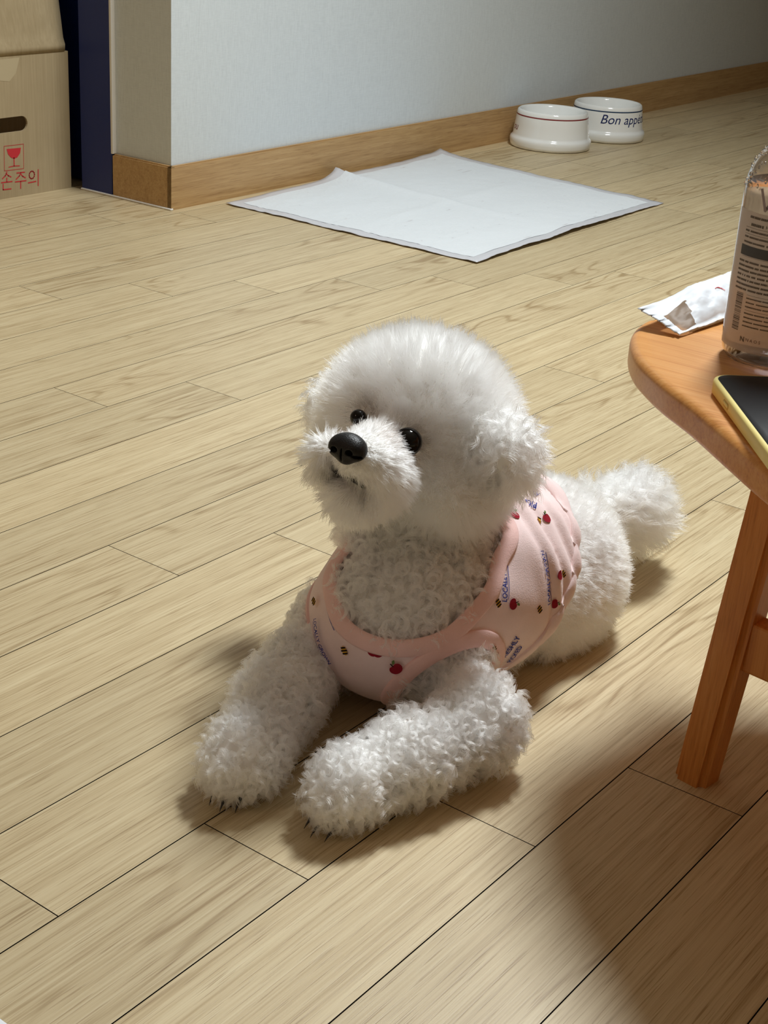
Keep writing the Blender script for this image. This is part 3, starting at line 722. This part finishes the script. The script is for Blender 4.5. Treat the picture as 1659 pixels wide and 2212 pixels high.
# ---- eyes
M_eye = plain('dog_eye', (0.004, 0.003, 0.003), 0.06, 0.35, Coat_Weight=0.0)
M_lid = plain('dog_eyelid', (0.012, 0.009, 0.008), 0.7, 0.15)
nose_c = at((748, 968), 1.066)
mid = head_c - nose_c; mid[2] = 0; mid /= np.linalg.norm(mid); MLAT = np.array([-mid[1], mid[0], 0.0])     # normal of the head's mid plane
eyes = []
p1 = trace((890, 950), 0.55)
for k_e in range(2):
    p = p1 if k_e == 0 else p1 - 2 * ((p1 - nose_c) @ MLAT) * MLAT
    nrm = grad(lambda X: sdf(X, 0.6), p[None])[0]
    fc = nrm * 0.55 + np.array([-0.85, 0, 0.1]); fc /= np.linalg.norm(fc)
    if k_e == 1: fc = fc0 - 2 * (fc0 @ MLAT) * MLAT
    fc0 = fc
    c = p - nrm * 0.0045
    ER = 0.0108 if k_e == 0 else 0.0064
    if k_e == 1: c = at((774, 902), float((c - CAM) @ FWD) + .011)
    eyes.append(c)
    bm = bmesh.new(); bmesh.ops.create_uvsphere(bm, u_segments=32, v_segments=20, radius=ER)
    e_ = bobj('eye', bm, M_eye, smooth=True); e_.location = c; P_(e_, dog)
    if k_e == 1: continue
    # eyelid: an almond ring just proud of the ball
    vv, ff = [], []; nA, nB = 40, 8
    z_ = fc; x_ = np.cross((0, 0, 1), z_); x_ /= np.linalg.norm(x_); y_ = np.cross(z_, x_)
    for i in range(nA):
        a = 2 * math.pi * i / nA
        ring_c = x_ * math.cos(a) * ER * .815 + y_ * math.sin(a) * ER * .74; rr_ = np.linalg.norm(ring_c)
        ring_c = ring_c + z_ * math.sqrt(max((ER * .963) ** 2 - rr_ ** 2, 1e-8)); od = ring_c / np.linalg.norm(ring_c)
        lat = x_ * math.cos(a) + y_ * math.sin(a)
        for j in range(nB):
            b = 2 * math.pi * j / nB; vv.append(c + ring_c + (od * math.cos(b) * 0.0006 + lat * math.sin(b) * 0.0016))
        for j in range(nB): ff.append((i * nB + j, ((i + 1) % nA) * nB + j, ((i + 1) % nA) * nB + (j + 1) % nB, i * nB + (j + 1) % nB))
    P_(mobj('eyelid', vv, ff, M_lid), dog)
eyes = np.array(eyes)
# ---- nose
f_ = np.array([-0.93, -0.12, 0.22]); f_ /= np.linalg.norm(f_)
l_ = np.cross((0, 0, 1), f_); l_ /= np.linalg.norm(l_); u_ = np.cross(f_, l_)      # l_ = dog's left
def nose_fn(X):
    q = X - nose_c; a = q @ l_; b = q @ u_; c = q @ f_
    E = lambda ca, cb, cc, ra, rb, rc: (lambda k0: (k0 - 1) * min(ra, rb, rc))(np.sqrt(((a - ca) / ra) ** 2 + ((b - cb) / rb) ** 2 + ((c - cc) / rc) ** 2))
    d = E(0, .0015, -.003, .0128, .0095, .0105)
    d = smin(d, E(0.0075, -.001, -.002, .0066, .0072, .0085), .004); d = smin(d, E(-0.0075, -.001, -.002, .0066, .0072, .0085), .004)
    d = smin(d, E(0, -.006, -.003, .0062, .0062, .0085), .004)
    for s_ in (1, -1):
        d = np.maximum(d, -E(s_ * 0.0062, -.0018, .0060, .0030, .0022, .0060)); d = np.maximum(d, -E(s_ * 0.0112, -.0040, .003, .0036, .0012, .006))
    d = np.maximum(d, -E(0, -.006, .0062, .0007, .0075, .0035))
    return d
nv_, nf_ = surface_nets(nose_fn, nose_c - .02, nose_c + .02, 0.0007)
tn = NT('dog_nose'); tc = tn.n('ShaderNodeTexCoord'); vo = tn.n('ShaderNodeTexVoronoi', i_Scale=900.0); tn.l(tc.outputs['Object'], vo.inputs['Vector'])
tn.b.inputs['Base Color'].default_value = (0.013, 0.012, 0.012, 1); tn.b.inputs['Roughness'].default_value = 0.45; tn.b.inputs['Specular IOR Level'].default_value = 0.3; tn.bump(vo.outputs['Distance'], 0.4, 0.0004)
P_(mobj('nose', nv_, nf_, tn.m), dog)
# ---- lips: a dark seam below the nose running back on both sides
M_lip = plain('dog_lip', (0.020, 0.016, 0.015), 0.8, 0.15)
lip_px = [(712, 1010), (724, 1017), (738, 1024), (752, 1030), (768, 1040), (784, 1052)]
lip_pts = [trace(p, 0.95) for p in lip_px]
vv, ff = [], []
for i, p in enumerate(lip_pts):
    r_ = 0.0015 * math.sin(math.pi * (i + 0.6) / (len(lip_pts) + 0.2)) + 0.001
    for j in range(8):
        b = 2 * math.pi * j / 8; vv.append(p + np.array([math.cos(b) * r_, math.cos(b) * r_ * 0.3, math.sin(b) * r_ * 0.7]))
for i in range(len(lip_pts) - 1):
    for j in range(8): ff.append((i * 8 + j, i * 8 + (j + 1) % 8, (i + 1) * 8 + (j + 1) % 8, (i + 1) * 8 + j))
P_(mobj('lips', vv, ff, M_lip), dog)

# ---------------------------------------------------------------- pink vest
SH = ['chest', 'sternum', 'torso']
def folds(X):
    s_ = X[..., 0] - 0.15 * X[..., 2] + .0035 * np.sin(X[..., 2] * 55 + 1) + .002 * np.sin(X[..., 1] * 70)
    ph = math.pi * (s_ - .905) / 0.0190
    amp = 0.0054 * np.clip((X[..., 0] - .940) / .025, 0, 1) * np.clip((X[..., 2] - .02) / .05, 0, 1) * (0.75 + 0.25 * np.sin(s_ * 160))
    return amp * (np.abs(np.sin(ph)) ** 0.9 - 0.5) + 0.0008 * np.sin(X @ np.array([90, 60, 70]))
def shirt_fn(X):
    d = sdf(X, 0.0, .03, SH) - .0035
    return np.maximum(d - folds(X), 0.004 - X[..., 2])
FN = V3(0.8480, 0.5707, 0.1050); NN = V3(-0.4228, -0.3250, 0.8460)
def keep_neck(X): return -((X - FN) @ NN)
def keep_hem(X): return .906 + X[..., 2] - X[..., 0]
AH_L = trace((955, 1478), 0.0, lambda X: sdf(X, 0.0, .03, SH)); AH_L[0] += .007; AH_R = np.array([AH_L[0] - .002, 1.226 - AH_L[1], AH_L[2]])
def keep_arm(X):
    return np.minimum(np.sqrt((((X - AH_L) / (1, 1, .95)) ** 2).sum(-1)), np.sqrt((((X - AH_R) / (1, 1, .95)) ** 2).sum(-1))) - .0435
def clip(v, tri, s_):
    """keep the part of a triangle mesh where s_ > 0, cutting triangles along the zero line"""
    v = list(map(tuple, v)); s_ = list(s_); out = []; cache = {}
    def cut(a, b):
        k = (a, b) if a < b else (b, a)
        if k not in cache:
            t = s_[a] / (s_[a] - s_[b]); pa_, pb_ = np.array(v[a]), np.array(v[b]); v.append(tuple(pa_ + (pb_ - pa_) * t)); s_.append(0.0); cache[k] = len(v) - 1
        return cache[k]
    for t in tri:
        pos = [s_[i] > 0 for i in t]
        if all(pos): out.append(tuple(t)); continue
        if not any(pos): continue
        poly = []
        for i in range(3):
            a, b = t[i], t[(i + 1) % 3]
            if s_[a] > 0: poly.append(a)
            if (s_[a] > 0) != (s_[b] > 0): poly.append(cut(a, b))
        for k in range(1, len(poly) - 1): out.append((poly[0], poly[k], poly[k + 1]))
    return np.array(v), np.array(out)
sv, sf = surface_nets(shirt_fn, (.77, .50, -.002), (1.17, .72, .185), 0.0030)
tri = np.concatenate([sf[:, [0, 1, 2]], sf[:, [0, 2, 3]]])
for kf in (keep_neck, keep_hem, keep_arm): sv, tri = clip(sv, tri, kf(sv))
# largest connected piece only
par = np.arange(len(sv))
def find(a):
    while par[a] != a: par[a] = par[par[a]]; a = par[a]
    return a
for t in tri:
    a = find(t[0])
    for b in t[1:]: par[find(b)] = a
roots = np.array([find(a) for a in range(len(sv))]); rt = roots[tri[:, 0]]; u__, c__ = np.unique(rt, return_counts=True); tri = tri[rt == u__[c__.argmax()]]
used = np.unique(tri); remap = -np.ones(len(sv), int); remap[used] = np.arange(len(used)); sv = sv[used]; tri = remap[tri]
def fabric(name, col):
    t = NT(name); tc = t.n('ShaderNodeTexCoord')
    a = t.n('ShaderNodeTexNoise', i_Scale=900.0, i_Detail=3.0); t.l(tc.outputs['Object'], a.inputs['Vector'])
    b = t.n('ShaderNodeTexNoise', i_Scale=60.0, i_Detail=2.0); t.l(tc.outputs['Object'], b.inputs['Vector'])
    t.l(t.mix(b.outputs[0], tuple(c * .93 for c in col), tuple(min(1, c * 1.05) for c in col)), t.b.inputs['Base Color'])
    t.b.inputs['Roughness'].default_value = 0.9; t.b.inputs['Specular IOR Level'].default_value = 0.15; t.b.inputs['Sheen Weight'].default_value = 0.25
    t.bump(a.outputs[0], 0.35, 0.0006); return t.m
M_pink = fabric('pink_jersey', srgb(250, 227, 226)); M_band = fabric('pink_rib', srgb(247, 208, 203))
shirt = P_(mobj('vest', sv, tri, M_pink), dog); shirt['label'] = 'pale pink sleeveless vest printed with apples, bees and blue words'
so = shirt.modifiers.new('thick', 'SOLIDIFY'); so.thickness = 0.0016; so.offset = -1
# bindings along the cut edges
ed = {}
for t in tri:
    for i in range(3):
        k = tuple(sorted((t[i], t[(i + 1) % 3]))); ed[k] = ed.get(k, 0) + 1
bd = [k for k, c in ed.items() if c == 1]; adj = {}
for a, b in bd: adj.setdefault(a, []).append(b); adj.setdefault(b, []).append(a)
loops, seen = [], set()
for st in adj:
    if st in seen: continue
    lp_ = [st]; seen.add(st); cur = st
    while True:
        nx = [b for b in adj[cur] if b not in seen]
        if not nx: break
        cur = nx[0]; seen.add(cur); lp_.append(cur)
    if len(lp_) > 25: loops.append(lp_)
def resample(P, n):
    P = np.vstack([P, P[:1]]); L = np.r_[0, np.cumsum(np.linalg.norm(np.diff(P, axis=0), axis=1))]; t = np.linspace(0, L[-1], n, endpoint=False)
    return np.stack([np.interp(t, L, P[:, i]) for i in range(3)], 1)
def smooth_loop(P, it):
    for _ in range(it): P = 0.5 * P + 0.25 * (np.roll(P, 1, 0) + np.roll(P, -1, 0))
    return P
for lp_ in loops:
    Pl = sv[lp_]; n = max(60, int(len(lp_) * 0.9)); Q = smooth_loop(resample(Pl, n), 14)
    kn, kh, ka = np.abs(keep_neck(Q)).mean(), np.abs(keep_hem(Q)).mean(), np.abs(keep_arm(Q)).mean()
    kind = ['neck_binding', 'hem', 'arm_binding'][int(np.argmin([kn, kh, ka]))]
    kf = [keep_neck, keep_hem, keep_arm][int(np.argmin([kn, kh, ka]))]
    inward = grad(kf, Q); nrm = grad(shirt_fn, Q)
    inward -= (inward * nrm).sum(1, keepdims=True) * nrm; inward /= np.linalg.norm(inward, axis=1, keepdims=True)
    wb = 0.0115 if kind != 'hem' else 0.009
    prof_ = [(-.0022, -.0016), (-.0030, .0004), (-.0020, .0019), (.002, .0024), (wb * .5, .0026), (wb - .0015, .0024), (wb, .0016), (wb, -.0004)]
    vv, ff = [], []; m = len(prof_)
    base_n = smooth_loop(nrm, 4); base_n /= np.linalg.norm(base_n, axis=1, keepdims=True)
    for i in range(n):
        for (a, b) in prof_:
            p = Q[i] + inward[i] * a
            if a > 0.001:
                for _ in range(2): p = p - nrm[i] * float(shirt_fn(p[None])[0])
            vv.append(p + base_n[i] * b)
    for i in range(n):
        for j in range(m - 1): ff.append((i * m + j, ((i + 1) % n) * m + j, ((i + 1) % n) * m + j + 1, i * m + j + 1))
    bo = P_(mobj(kind, vv, ff, M_band if kind != 'hem' else M_pink), shirt)
    bm_ = bmesh.new(); bm_.from_mesh(bo.data); bmesh.ops.recalc_face_normals(bm_, faces=bm_.faces); bm_.to_mesh(bo.data); bm_.free()

# ---- claws peeping out of the paw fur
M_claw = plain('dark_claw', (0.03, 0.026, 0.024), 0.4, 0.4)
for pc_, dr in ((V3(.691, .533, .0), V3(-.93, .12, 0)), (V3(.671, .6055, .0), V3(-.90, -.25, 0))):
    side = V3(-dr[1], dr[0], 0)
    for k in (-1, 0, 1):
        b0 = pc_ + side * (k * .011) + dr * (.006 - .004 * abs(k)) + V3(0, 0, .0085); vv, ff = [], []
        for i in range(5):
            t_ = i / 4; r_ = .0019 * (1 - t_ * .9); c_ = b0 + dr * (.009 * t_) + V3(0, 0, -.0065 * t_ ** 1.6)
            for j in range(8):
                a_ = 2 * math.pi * j / 8; vv.append(c_ + side * (math.cos(a_) * r_) + V3(0, 0, math.sin(a_) * r_))
        for i in range(4):
            for j in range(8): ff.append((i * 8 + j, i * 8 + (j + 1) % 8, (i + 1) * 8 + (j + 1) % 8, (i + 1) * 8 + j))
        ff.append(tuple(range(8))[::-1]); ff.append(tuple(range(32, 40)))
        P_(mobj('claw', vv, ff, M_claw), dog)

# ---- prints on the vest, laid flat on the cloth (the bear figures of the cloth are left out)
sbvh = BVHTree.FromPolygons([Vector(p) for p in sv], [tuple(t) for t in tri])
def hit(px):
    d = Vector(ray(px)).normalized(); h = sbvh.ray_cast(Vector(CAM), d)
    if h[0] is None:
        q = at(px, 1.2); h = sbvh.find_nearest(Vector(q))
    return np.array(h[0]), np.array(h[1])
M_pnavy = plain('print_navy', srgb(52, 66, 150), 0.8, 0.1); M_pred = plain('print_red', srgb(152, 34, 50), 0.8, 0.1); M_pgreen = plain('print_green', srgb(104, 126, 74), 0.8, 0.1)
M_pblack = plain('print_black', srgb(36, 30, 28), 0.8, 0.1); M_pyel = plain('print_yellow', srgb(222, 170, 60), 0.8, 0.1)
def lay(name, v2, f2, org, xd, nr, mat, off=0.0009):
    xd = xd - (xd @ nr) * nr; xd /= np.linalg.norm(xd); yd = np.cross(nr, xd); out = []
    for x, y in v2:
        q = org + xd * x + yd * y; loc, no, _, _ = sbvh.find_nearest(Vector(q)); no = np.array(no)
        if no @ nr < 0: no = -no
        out.append(np.array(loc) + no * off)
    return P_(mobj(name, out, f2, mat, smooth=False), shirt)
def words(txt, pa_, pb_, off=0.0009, under=None):
    A, na = hit(pa_); B, nb = hit(pb_); d = B - A; L = np.linalg.norm(d); nr = na + nb; nr /= np.linalg.norm(nr)
    if nr @ (CAM - A) < 0: nr = -nr
    v2, f2 = text2d(txt, 1.0, 0.02, 0.05); w = v2[:, 0].max() - v2[:, 0].min(); sc = L / w
    lay('printed_words', (v2 - [v2[:, 0].min(), 0]) * [sc, sc * 1.5], f2, A, d / L, nr, M_pnavy, off)
    if under:
        xs = np.linspace(0.05, 0.95, 14); pts_ = [(x * L, -sc * (0.30 + under * (1 - (2 * x - 1) ** 2))) for x in xs]
        rv, rf_ = ribbon(pts_, sc * 0.12); lay('printed_underline', rv, rf_, A, d / L, nr, M_pnavy, off)
words('LOCALLY GROWN', (1093, 1300), (1086, 1178), under=0.10)
words('LOCALLY GROWN', (1187, 1304), (1176, 1190), under=0.10)
words('FRESHLY', (1086, 1424), (1124, 1374)); words('PICKED', (1103, 1428), (1128, 1394))
words('PICKED', (1159, 1088), (1112, 1062)); words('FRESHLY', (1166, 1068), (1128, 1046))
words('LOCALLY GROWN', (703, 1262), (728, 1362), under=0.14)
words('LOCALLY GROWN', (686, 1338), (716, 1430), off=0.0034, under=0.14)
def blob(n, r, fn): return [(fn(a)[0] * r, fn(a)[1] * r) for a in np.linspace(0, 2 * math.pi, n, endpoint=False)]
appl = lambda a: (math.cos(a) * (1.0 + .06 * math.sin(a)), math.sin(a) * .92 - .22 * math.exp(-((abs((a % 6.283) - 1.571)) / .35) ** 2) + .05)
def apple(px, r, ang=0.0, off=0.0009):
    A, nr = hit(px)
    if nr @ (CAM - A) < 0: nr = -nr
    B, _ = hit((px[0] + 12 * math.cos(ang), px[1] + 12 * math.sin(ang))); d = B - A
    if np.linalg.norm(d) < 1e-5: return
    v2 = blob(18, r, appl); lay('printed_apple', v2, [tuple(range(18))], A, d, nr, M_pred, off)
    lf = [(r * (.15 + .75 * t_), r * (1.0 + .35 * t_ + s_ * .28 * math.sin(math.pi * t_))) for s_, rng_ in ((1, np.linspace(0, 1, 6)), (-1, np.linspace(1, 0, 6)[1:-1])) for t_ in rng_]
    lay('printed_leaf', lf, [tuple(range(len(lf)))], A, d, nr, M_pgreen, off)
    rv, rf_ = ribbon([(0, r * .7), (r * .05, r * 1.25)], r * .16); lay('printed_stalk', rv, rf_, A, d, nr, M_pblack, off + .0001)
def bee(px, s_=.0042, ang=1.2, off=0.0009):
    A, nr = hit(px)
    if nr @ (CAM - A) < 0: nr = -nr
    B, _ = hit((px[0] + 12 * math.cos(ang), px[1] + 12 * math.sin(ang))); d = B - A
    if np.linalg.norm(d) < 1e-5: return
    el = [(s_ * .9 * math.cos(a), s_ * .55 * math.sin(a)) for a in np.linspace(0, 2 * math.pi, 14, endpoint=False)]
    lay('printed_bee', el, [tuple(range(14))], A, d, nr, M_pyel, off)
    for x in (-.62, -.05, .52):
        hgt = .55 * math.sqrt(1 - (x / .9) ** 2); rv, rf_ = ribbon([(s_ * x, -s_ * hgt), (s_ * x, s_ * hgt)], s_ * .30); lay('bee_stripe', rv, rf_, A, d, nr, M_pblack, off + .0002)
for px, r, a in (((1196, 1304), .0040, 1.4), ((1107, 1305), .0046, 1.4), ((1246, 1246), .0040, 1.4), ((1181, 1120), .0044, -.5), ((1009, 1345), .0044, .6), ((1112, 1112), .0048, .4),
                 ((1150, 1058), .0040, .3), ((1094, 1136), .0040, .7)): apple(px, r, a)
apple((806, 1408), .0042, 0.1); apple((816, 1410), .0042, 0.3); apple((818, 1358), .0042, 0.1, .0034); apple((856, 1440), .0050, -.7, .0034); apple((940, 1372), .0026, .4, .0034)
for px in ((1163, 1125), (1217, 1082), (1075, 1303), (1164, 1316), (745, 1405), (1215, 1240)): bee(px)
for px in ((686, 1300), (940, 1354)): bee(px, .0042, 1.2, .0034)

# ---------------------------------------------------------------- fur (hair strands, grown in tufts)
bme = body.data
tri_b = np.concatenate([bf[:, [0, 1, 2]], bf[:, [0, 2, 3]]])
ta, tb_, tc_ = bv[tri_b[:, 0]], bv[tri_b[:, 1]], bv[tri_b[:, 2]]
area = np.linalg.norm(np.cross(tb_ - ta, tc_ - ta), axis=1) / 2
cen_t = (ta + tb_ + tc_) / 3
own_t = np.stack([sd_prim(p, cen_t, 1.0) for p in PR], -1).argmin(-1)
own_t = np.where(np.isin(own_t, [NAMES.index('torso'), NAMES.index('chest')]) & (cen_t[:, 0] > .955), NAMES.index('rump'), own_t)
R_HEAD = ('skull', 'skull_low', 'cheek_l', 'cheek_r'); R_MUZ = ('muzzle', 'puff_l', 'puff_r', 'chin'); R_EAR = ('ear_l', 'ear_l2', 'ear_r')
R_NECK = ('neck', 'chest', 'sternum', 'torso'); R_LEG = ('arm_l', 'fore_l', 'fore_l2', 'arm_r', 'fore_r', 'fore_r2'); R_PAW = ('paw_l', 'paw_r')
R_RUMP = ('rump', 'thigh_l', 'thigh_r', 'hindfoot_l'); R_TAIL = ('tail', 'tail_tip')
#            tufts/m2  strands  length  tuft r  curl r  turns  lay  tip clump
GROOM = {
 'head':  (R_HEAD, 110000, 9, .0185, .0022, .0009, 0.7, .25, .35),
 'muz':   (R_MUZ,  150000, 9, .0112, .0016, .0009, 0.6, 1.35, .45),
 'ear':   (R_EAR,   80000, 14, .0225, .0024, .0028, 1.35, .95, .82),
 'neck':  (R_NECK,  52000, 20, .0160, .0021, .0042, 1.45, .60, .86),
 'leg':   (R_LEG,   54000, 20, .0145, .0020, .0040, 1.45, .60, .86),
 'paw':   (R_PAW,   68000, 18, .0125, .0018, .0032, 1.3, .80, .86),
 'rump':  (R_RUMP, 110000, 10, .0125, .0020, .0014, 0.9, .35, .45),
 'tail':  (R_TAIL,  75000, 14, .0300, .0030, .0042, 1.3, .90, .75),
}
def unit(a): return a / (np.linalg.norm(a, axis=-1, keepdims=True) + 1e-12)
pts_all, tint_all, KP = [], [], 9
rf = np.random.RandomState(5)
paw_l, paw_r = V3(.700, .540, .02), V3(.675, .608, .02)
lipP = np.array(lip_pts)
for gname, (regs, dens, ns, L0, tr_, cr_, turns, lay, tipc) in GROOM.items():
    ids = [NAMES.index(r) for r in regs]; sel = np.isin(own_t, ids); ar = area * sel
    n = int(ar.sum() * dens); ti = rf.choice(len(ar), n, p=ar / ar.sum())
    u = rf.rand(n, 1); w = rf.rand(n, 1); fl = (u + w) > 1; u = np.where(fl, 1 - u, u); w = np.where(fl, 1 - w, w)
    X = ta[ti] + u * (tb_[ti] - ta[ti]) + w * (tc_[ti] - ta[ti])
    own = own_t[ti]
    Nn = grad(lambda q: sdf(q, 1.0), X)
    ok = X[:, 2] > 0.004
    # nothing under the vest
    if gname in ('neck', 'rump', 'leg'):
        cov = (keep_neck(X) > 0.004) & (keep_hem(X) > 0.004) & (keep_arm(X) > 0.003) & (sdf(X, 0.0, .03, SH) < .004)
        ok &= ~cov
    ok &= (nose_fn(X) > 0.0006)
    de = np.linalg.norm(X[:, None] - eyes[None], axis=-1).min(1); ok &= de > 0.0108
    if gname == 'muz': ok &= np.linalg.norm(X[:, None] - lipP[None], axis=-1).min(1) > .0012
    X, Nn, own, de = X[ok], Nn[ok], own[ok], de[ok]; n = len(X)
    # lay direction
    down = np.array([0, 0, -1.0]); Ld = np.zeros((n, 3)); Lm = np.ones(n)
    if gname == 'head':
        Ld = unit(X - head_c) * 0.6 + np.array([.15, 0, .55]) * np.clip((X[:, 2:3] - head_c[2] + .02) / .06, 0, 1) + np.array([-.1, -.1, -.8]) * np.clip((head_c[2] - .01 - X[:, 2:3]) / .05, 0, 1)
    elif gname == 'muz':
        Ld = unit(X - (nose_c + f_ * 0.006)) + np.array([.15, 0, -.35])
        dn = np.linalg.norm(X - nose_c, axis=1); Lm = np.clip((dn - .008) / .022, .30, 1.25)
        top = np.clip((X[:, 2] - nose_c[2] + .004) / .012, 0, 1)[:, None]; Ld = Ld + top * np.array([.1, 0, .5])
    elif gname == 'ear': Ld = np.tile(down * 1.0 + np.array([.1, -.15, 0]), (n, 1))
    elif gname == 'neck': Ld = np.tile(down + np.array([-.2, 0, 0]), (n, 1))
    elif gname in ('leg', 'paw'):
        left = np.isin(own, [NAMES.index(k) for k in ('arm_l', 'fore_l', 'fore_l2', 'paw_l')])[:, None]
        ka_ = keep_arm(X); Lm = np.where((ka_ > -.018) & (ka_ < .010) & (X[:, 2] > .045), .45, 1.0)
        Ld = unit(np.where(left, paw_l, paw_r) + np.array([-.03, -.005, -.03]) - X) * .8 + down * .5
    elif gname == 'rump': Ld = np.tile(np.array([.4, -.1, -.6]), (n, 1))
    elif gname == 'tail': Ld = unit(X - V3(1.14, .60, .075)) * .9 + np.array([0, -.1, -.05])
    dm = np.exp(-((de - .011) / .009)) if gname in ('head', 'muz') else np.zeros(n)   # short hair round the eyes
    Lm = Lm * (1 - .55 * np.clip(dm, 0, 1))
    Ld = Ld - (Ld * Nn).sum(1, keepdims=True) * Nn * .7
    D = unit(Nn * 1.0 + Ld * lay + rf.randn(n, 3) * .16)
    if gname in ('head', 'muz'):      # hair near an eye leans away from it
        ne = eyes[np.linalg.norm(X[:, None] - eyes[None], axis=-1).argmin(1)]; D = unit(D + unit(X - ne) * (.75 * np.clip(dm, 0, 1))[:, None])
    T1 = unit(np.cross(D, rf.randn(n, 3))); T2 = np.cross(D, T1)
    Lc = L0 * Lm * rf.uniform(.72, 1.18, n); ph = rf.rand(n) * 6.283; hand = np.where(rf.rand(n) < .5, -1, 1); tn_ = turns * rf.uniform(.75, 1.25, n); crv = cr_ * rf.uniform(.6, 1.25, n)
    # strands of each tuft
    t = np.linspace(0, 1, KP)
    o1 = rf.randn(n, ns) * tr_ * .6; o2 = rf.randn(n, ns) * tr_ * .6
    Li = Lc[:, None] * rf.uniform(.78, 1.12, (n, ns)); dph = rf.randn(n, ns) * .20
    th = ph[:, None, None] + hand[:, None, None] * 2 * math.pi * tn_[:, None, None] * t + dph[..., None]
    rp = crv[:, None, None] * np.clip(t * 2.2, 0, 1) * (1 - .25 * t)
    shr = 1 - tipc * t ** .8
    a1 = o1[..., None] * shr + rp * (np.cos(th) - np.cos(th[..., :1]) * (1 - np.clip(t * 2.2, 0, 1)))
    a2 = o2[..., None] * shr + rp * (np.sin(th) - np.sin(th[..., :1]) * (1 - np.clip(t * 2.2, 0, 1)))
    al = Li[..., None] * t - 0.0015
    P4 = X[:, None, None] + a1[..., None] * T1[:, None, None] + a2[..., None] * T2[:, None, None] + al[..., None] * D[:, None, None]
    if gname in ('ear', 'tail', 'muz', 'neck', 'leg', 'paw'): P4[..., 2] -= (t ** 2 * .12)[None, None] * Li[..., None]
    wob = rf.randn(n, ns, 3) * (.0006 if gname in ('neck', 'leg', 'paw') else .0011); P4 += wob[:, :, None] * (t ** 1.5)[None, None, :, None]
    P4[..., 2] = np.maximum(P4[..., 2], .0006)
    # colour of the hair itself: white, tear stains and a dark ring of painted recess shade by the eyes, dark whisker roots by nose and lips, soiled paw tips
    tint = np.ones((n, 3)) * np.array([.994, .992, .988]) * rf.uniform(.97, 1.02, (n, 1))
    def stain_shade(w_, c): 
        global tint_tmp
        return tint * (1 - w_[:, None]) + np.array(c) * w_[:, None]
    if gname in ('head', 'muz'):
        inner = eyes + (nose_c - eyes) * .22
        di = np.linalg.norm(X[:, None] - inner[None], axis=-1).min(1)
        tint = stain_shade(.90 * np.exp(-(di / .022) ** 2), (.46, .34, .28)); tint = stain_shade(.90 * np.exp(-((de - .009) / .0085) ** 2), (.14, .10, .085))
        dl = np.linalg.norm(X[:, None] - lipP[None], axis=-1).min(1); tint = stain_shade(.93 * np.exp(-(dl / .0090) ** 2), (.07, .06, .055))
        dn = np.abs(nose_fn(X)); low = (X[:, 2] < nose_c[2] + .002); tint = stain_shade(.65 * np.exp(-(dn / .0045) ** 2) * np.where(low, 1, .35), (.12, .11, .10))
    if gname == 'paw':
        dp = np.minimum(np.linalg.norm(X - V3(.672, .532, .008), axis=1), np.linalg.norm(X - V3(.650, .603, .008), axis=1)); tint = stain_shade(.75 * np.exp(-(dp / .014) ** 2), (.30, .25, .21))
    pts_all.append(P4.reshape(-1, KP, 3)); tint_all.append(np.repeat(tint, ns, 0))
pts = np.concatenate(pts_all); tin = np.concatenate(tint_all); nst = len(pts)
print('strands', nst)
hc = bpy.data.hair_curves.new('fur'); hc.add_curves([KP] * nst)
hc.attributes['position'].data.foreach_set('vector', pts.astype(np.float32).ravel())
rad = np.tile(np.array([1, 1, .95, .9, .85, .78, .68, .5, .2]) * .00018, nst).astype(np.float32)
(hc.attributes.get('radius') or hc.attributes.new('radius', 'FLOAT', 'POINT')).data.foreach_set('value', rad)
tat = hc.attributes.new('tint', 'FLOAT_COLOR', 'CURVE'); tat.data.foreach_set('color', np.concatenate([tin, np.ones((nst, 1))], 1).clip(0, 1).astype(np.float32).ravel())
tf_ = NT('white_fur'); at_ = tf_.n('ShaderNodeAttribute', attribute_name='tint')
hb = tf_.n('ShaderNodeBsdfHairPrincipled', parametrization='COLOR', i_Roughness=0.45, i_Radial_Roughness=0.65, i_Coat=0.0)
tf_.l(at_.outputs['Color'], hb.inputs['Color'])
df_ = tf_.n('ShaderNodeBsdfDiffuse'); tf_.l(at_.outputs['Color'], df_.inputs[0]); mx = tf_.n('ShaderNodeMixShader', i_0=0.12)
tf_.l(hb.outputs[0], mx.inputs[1]); tf_.l(df_.outputs[0], mx.inputs[2]); tf_.l(mx.outputs[0], tf_.out.inputs[0])
hc.materials.append(tf_.m)
fur = link(bpy.data.objects.new('fur', hc)); P_(fur, dog); tag(fur, kind='stuff')
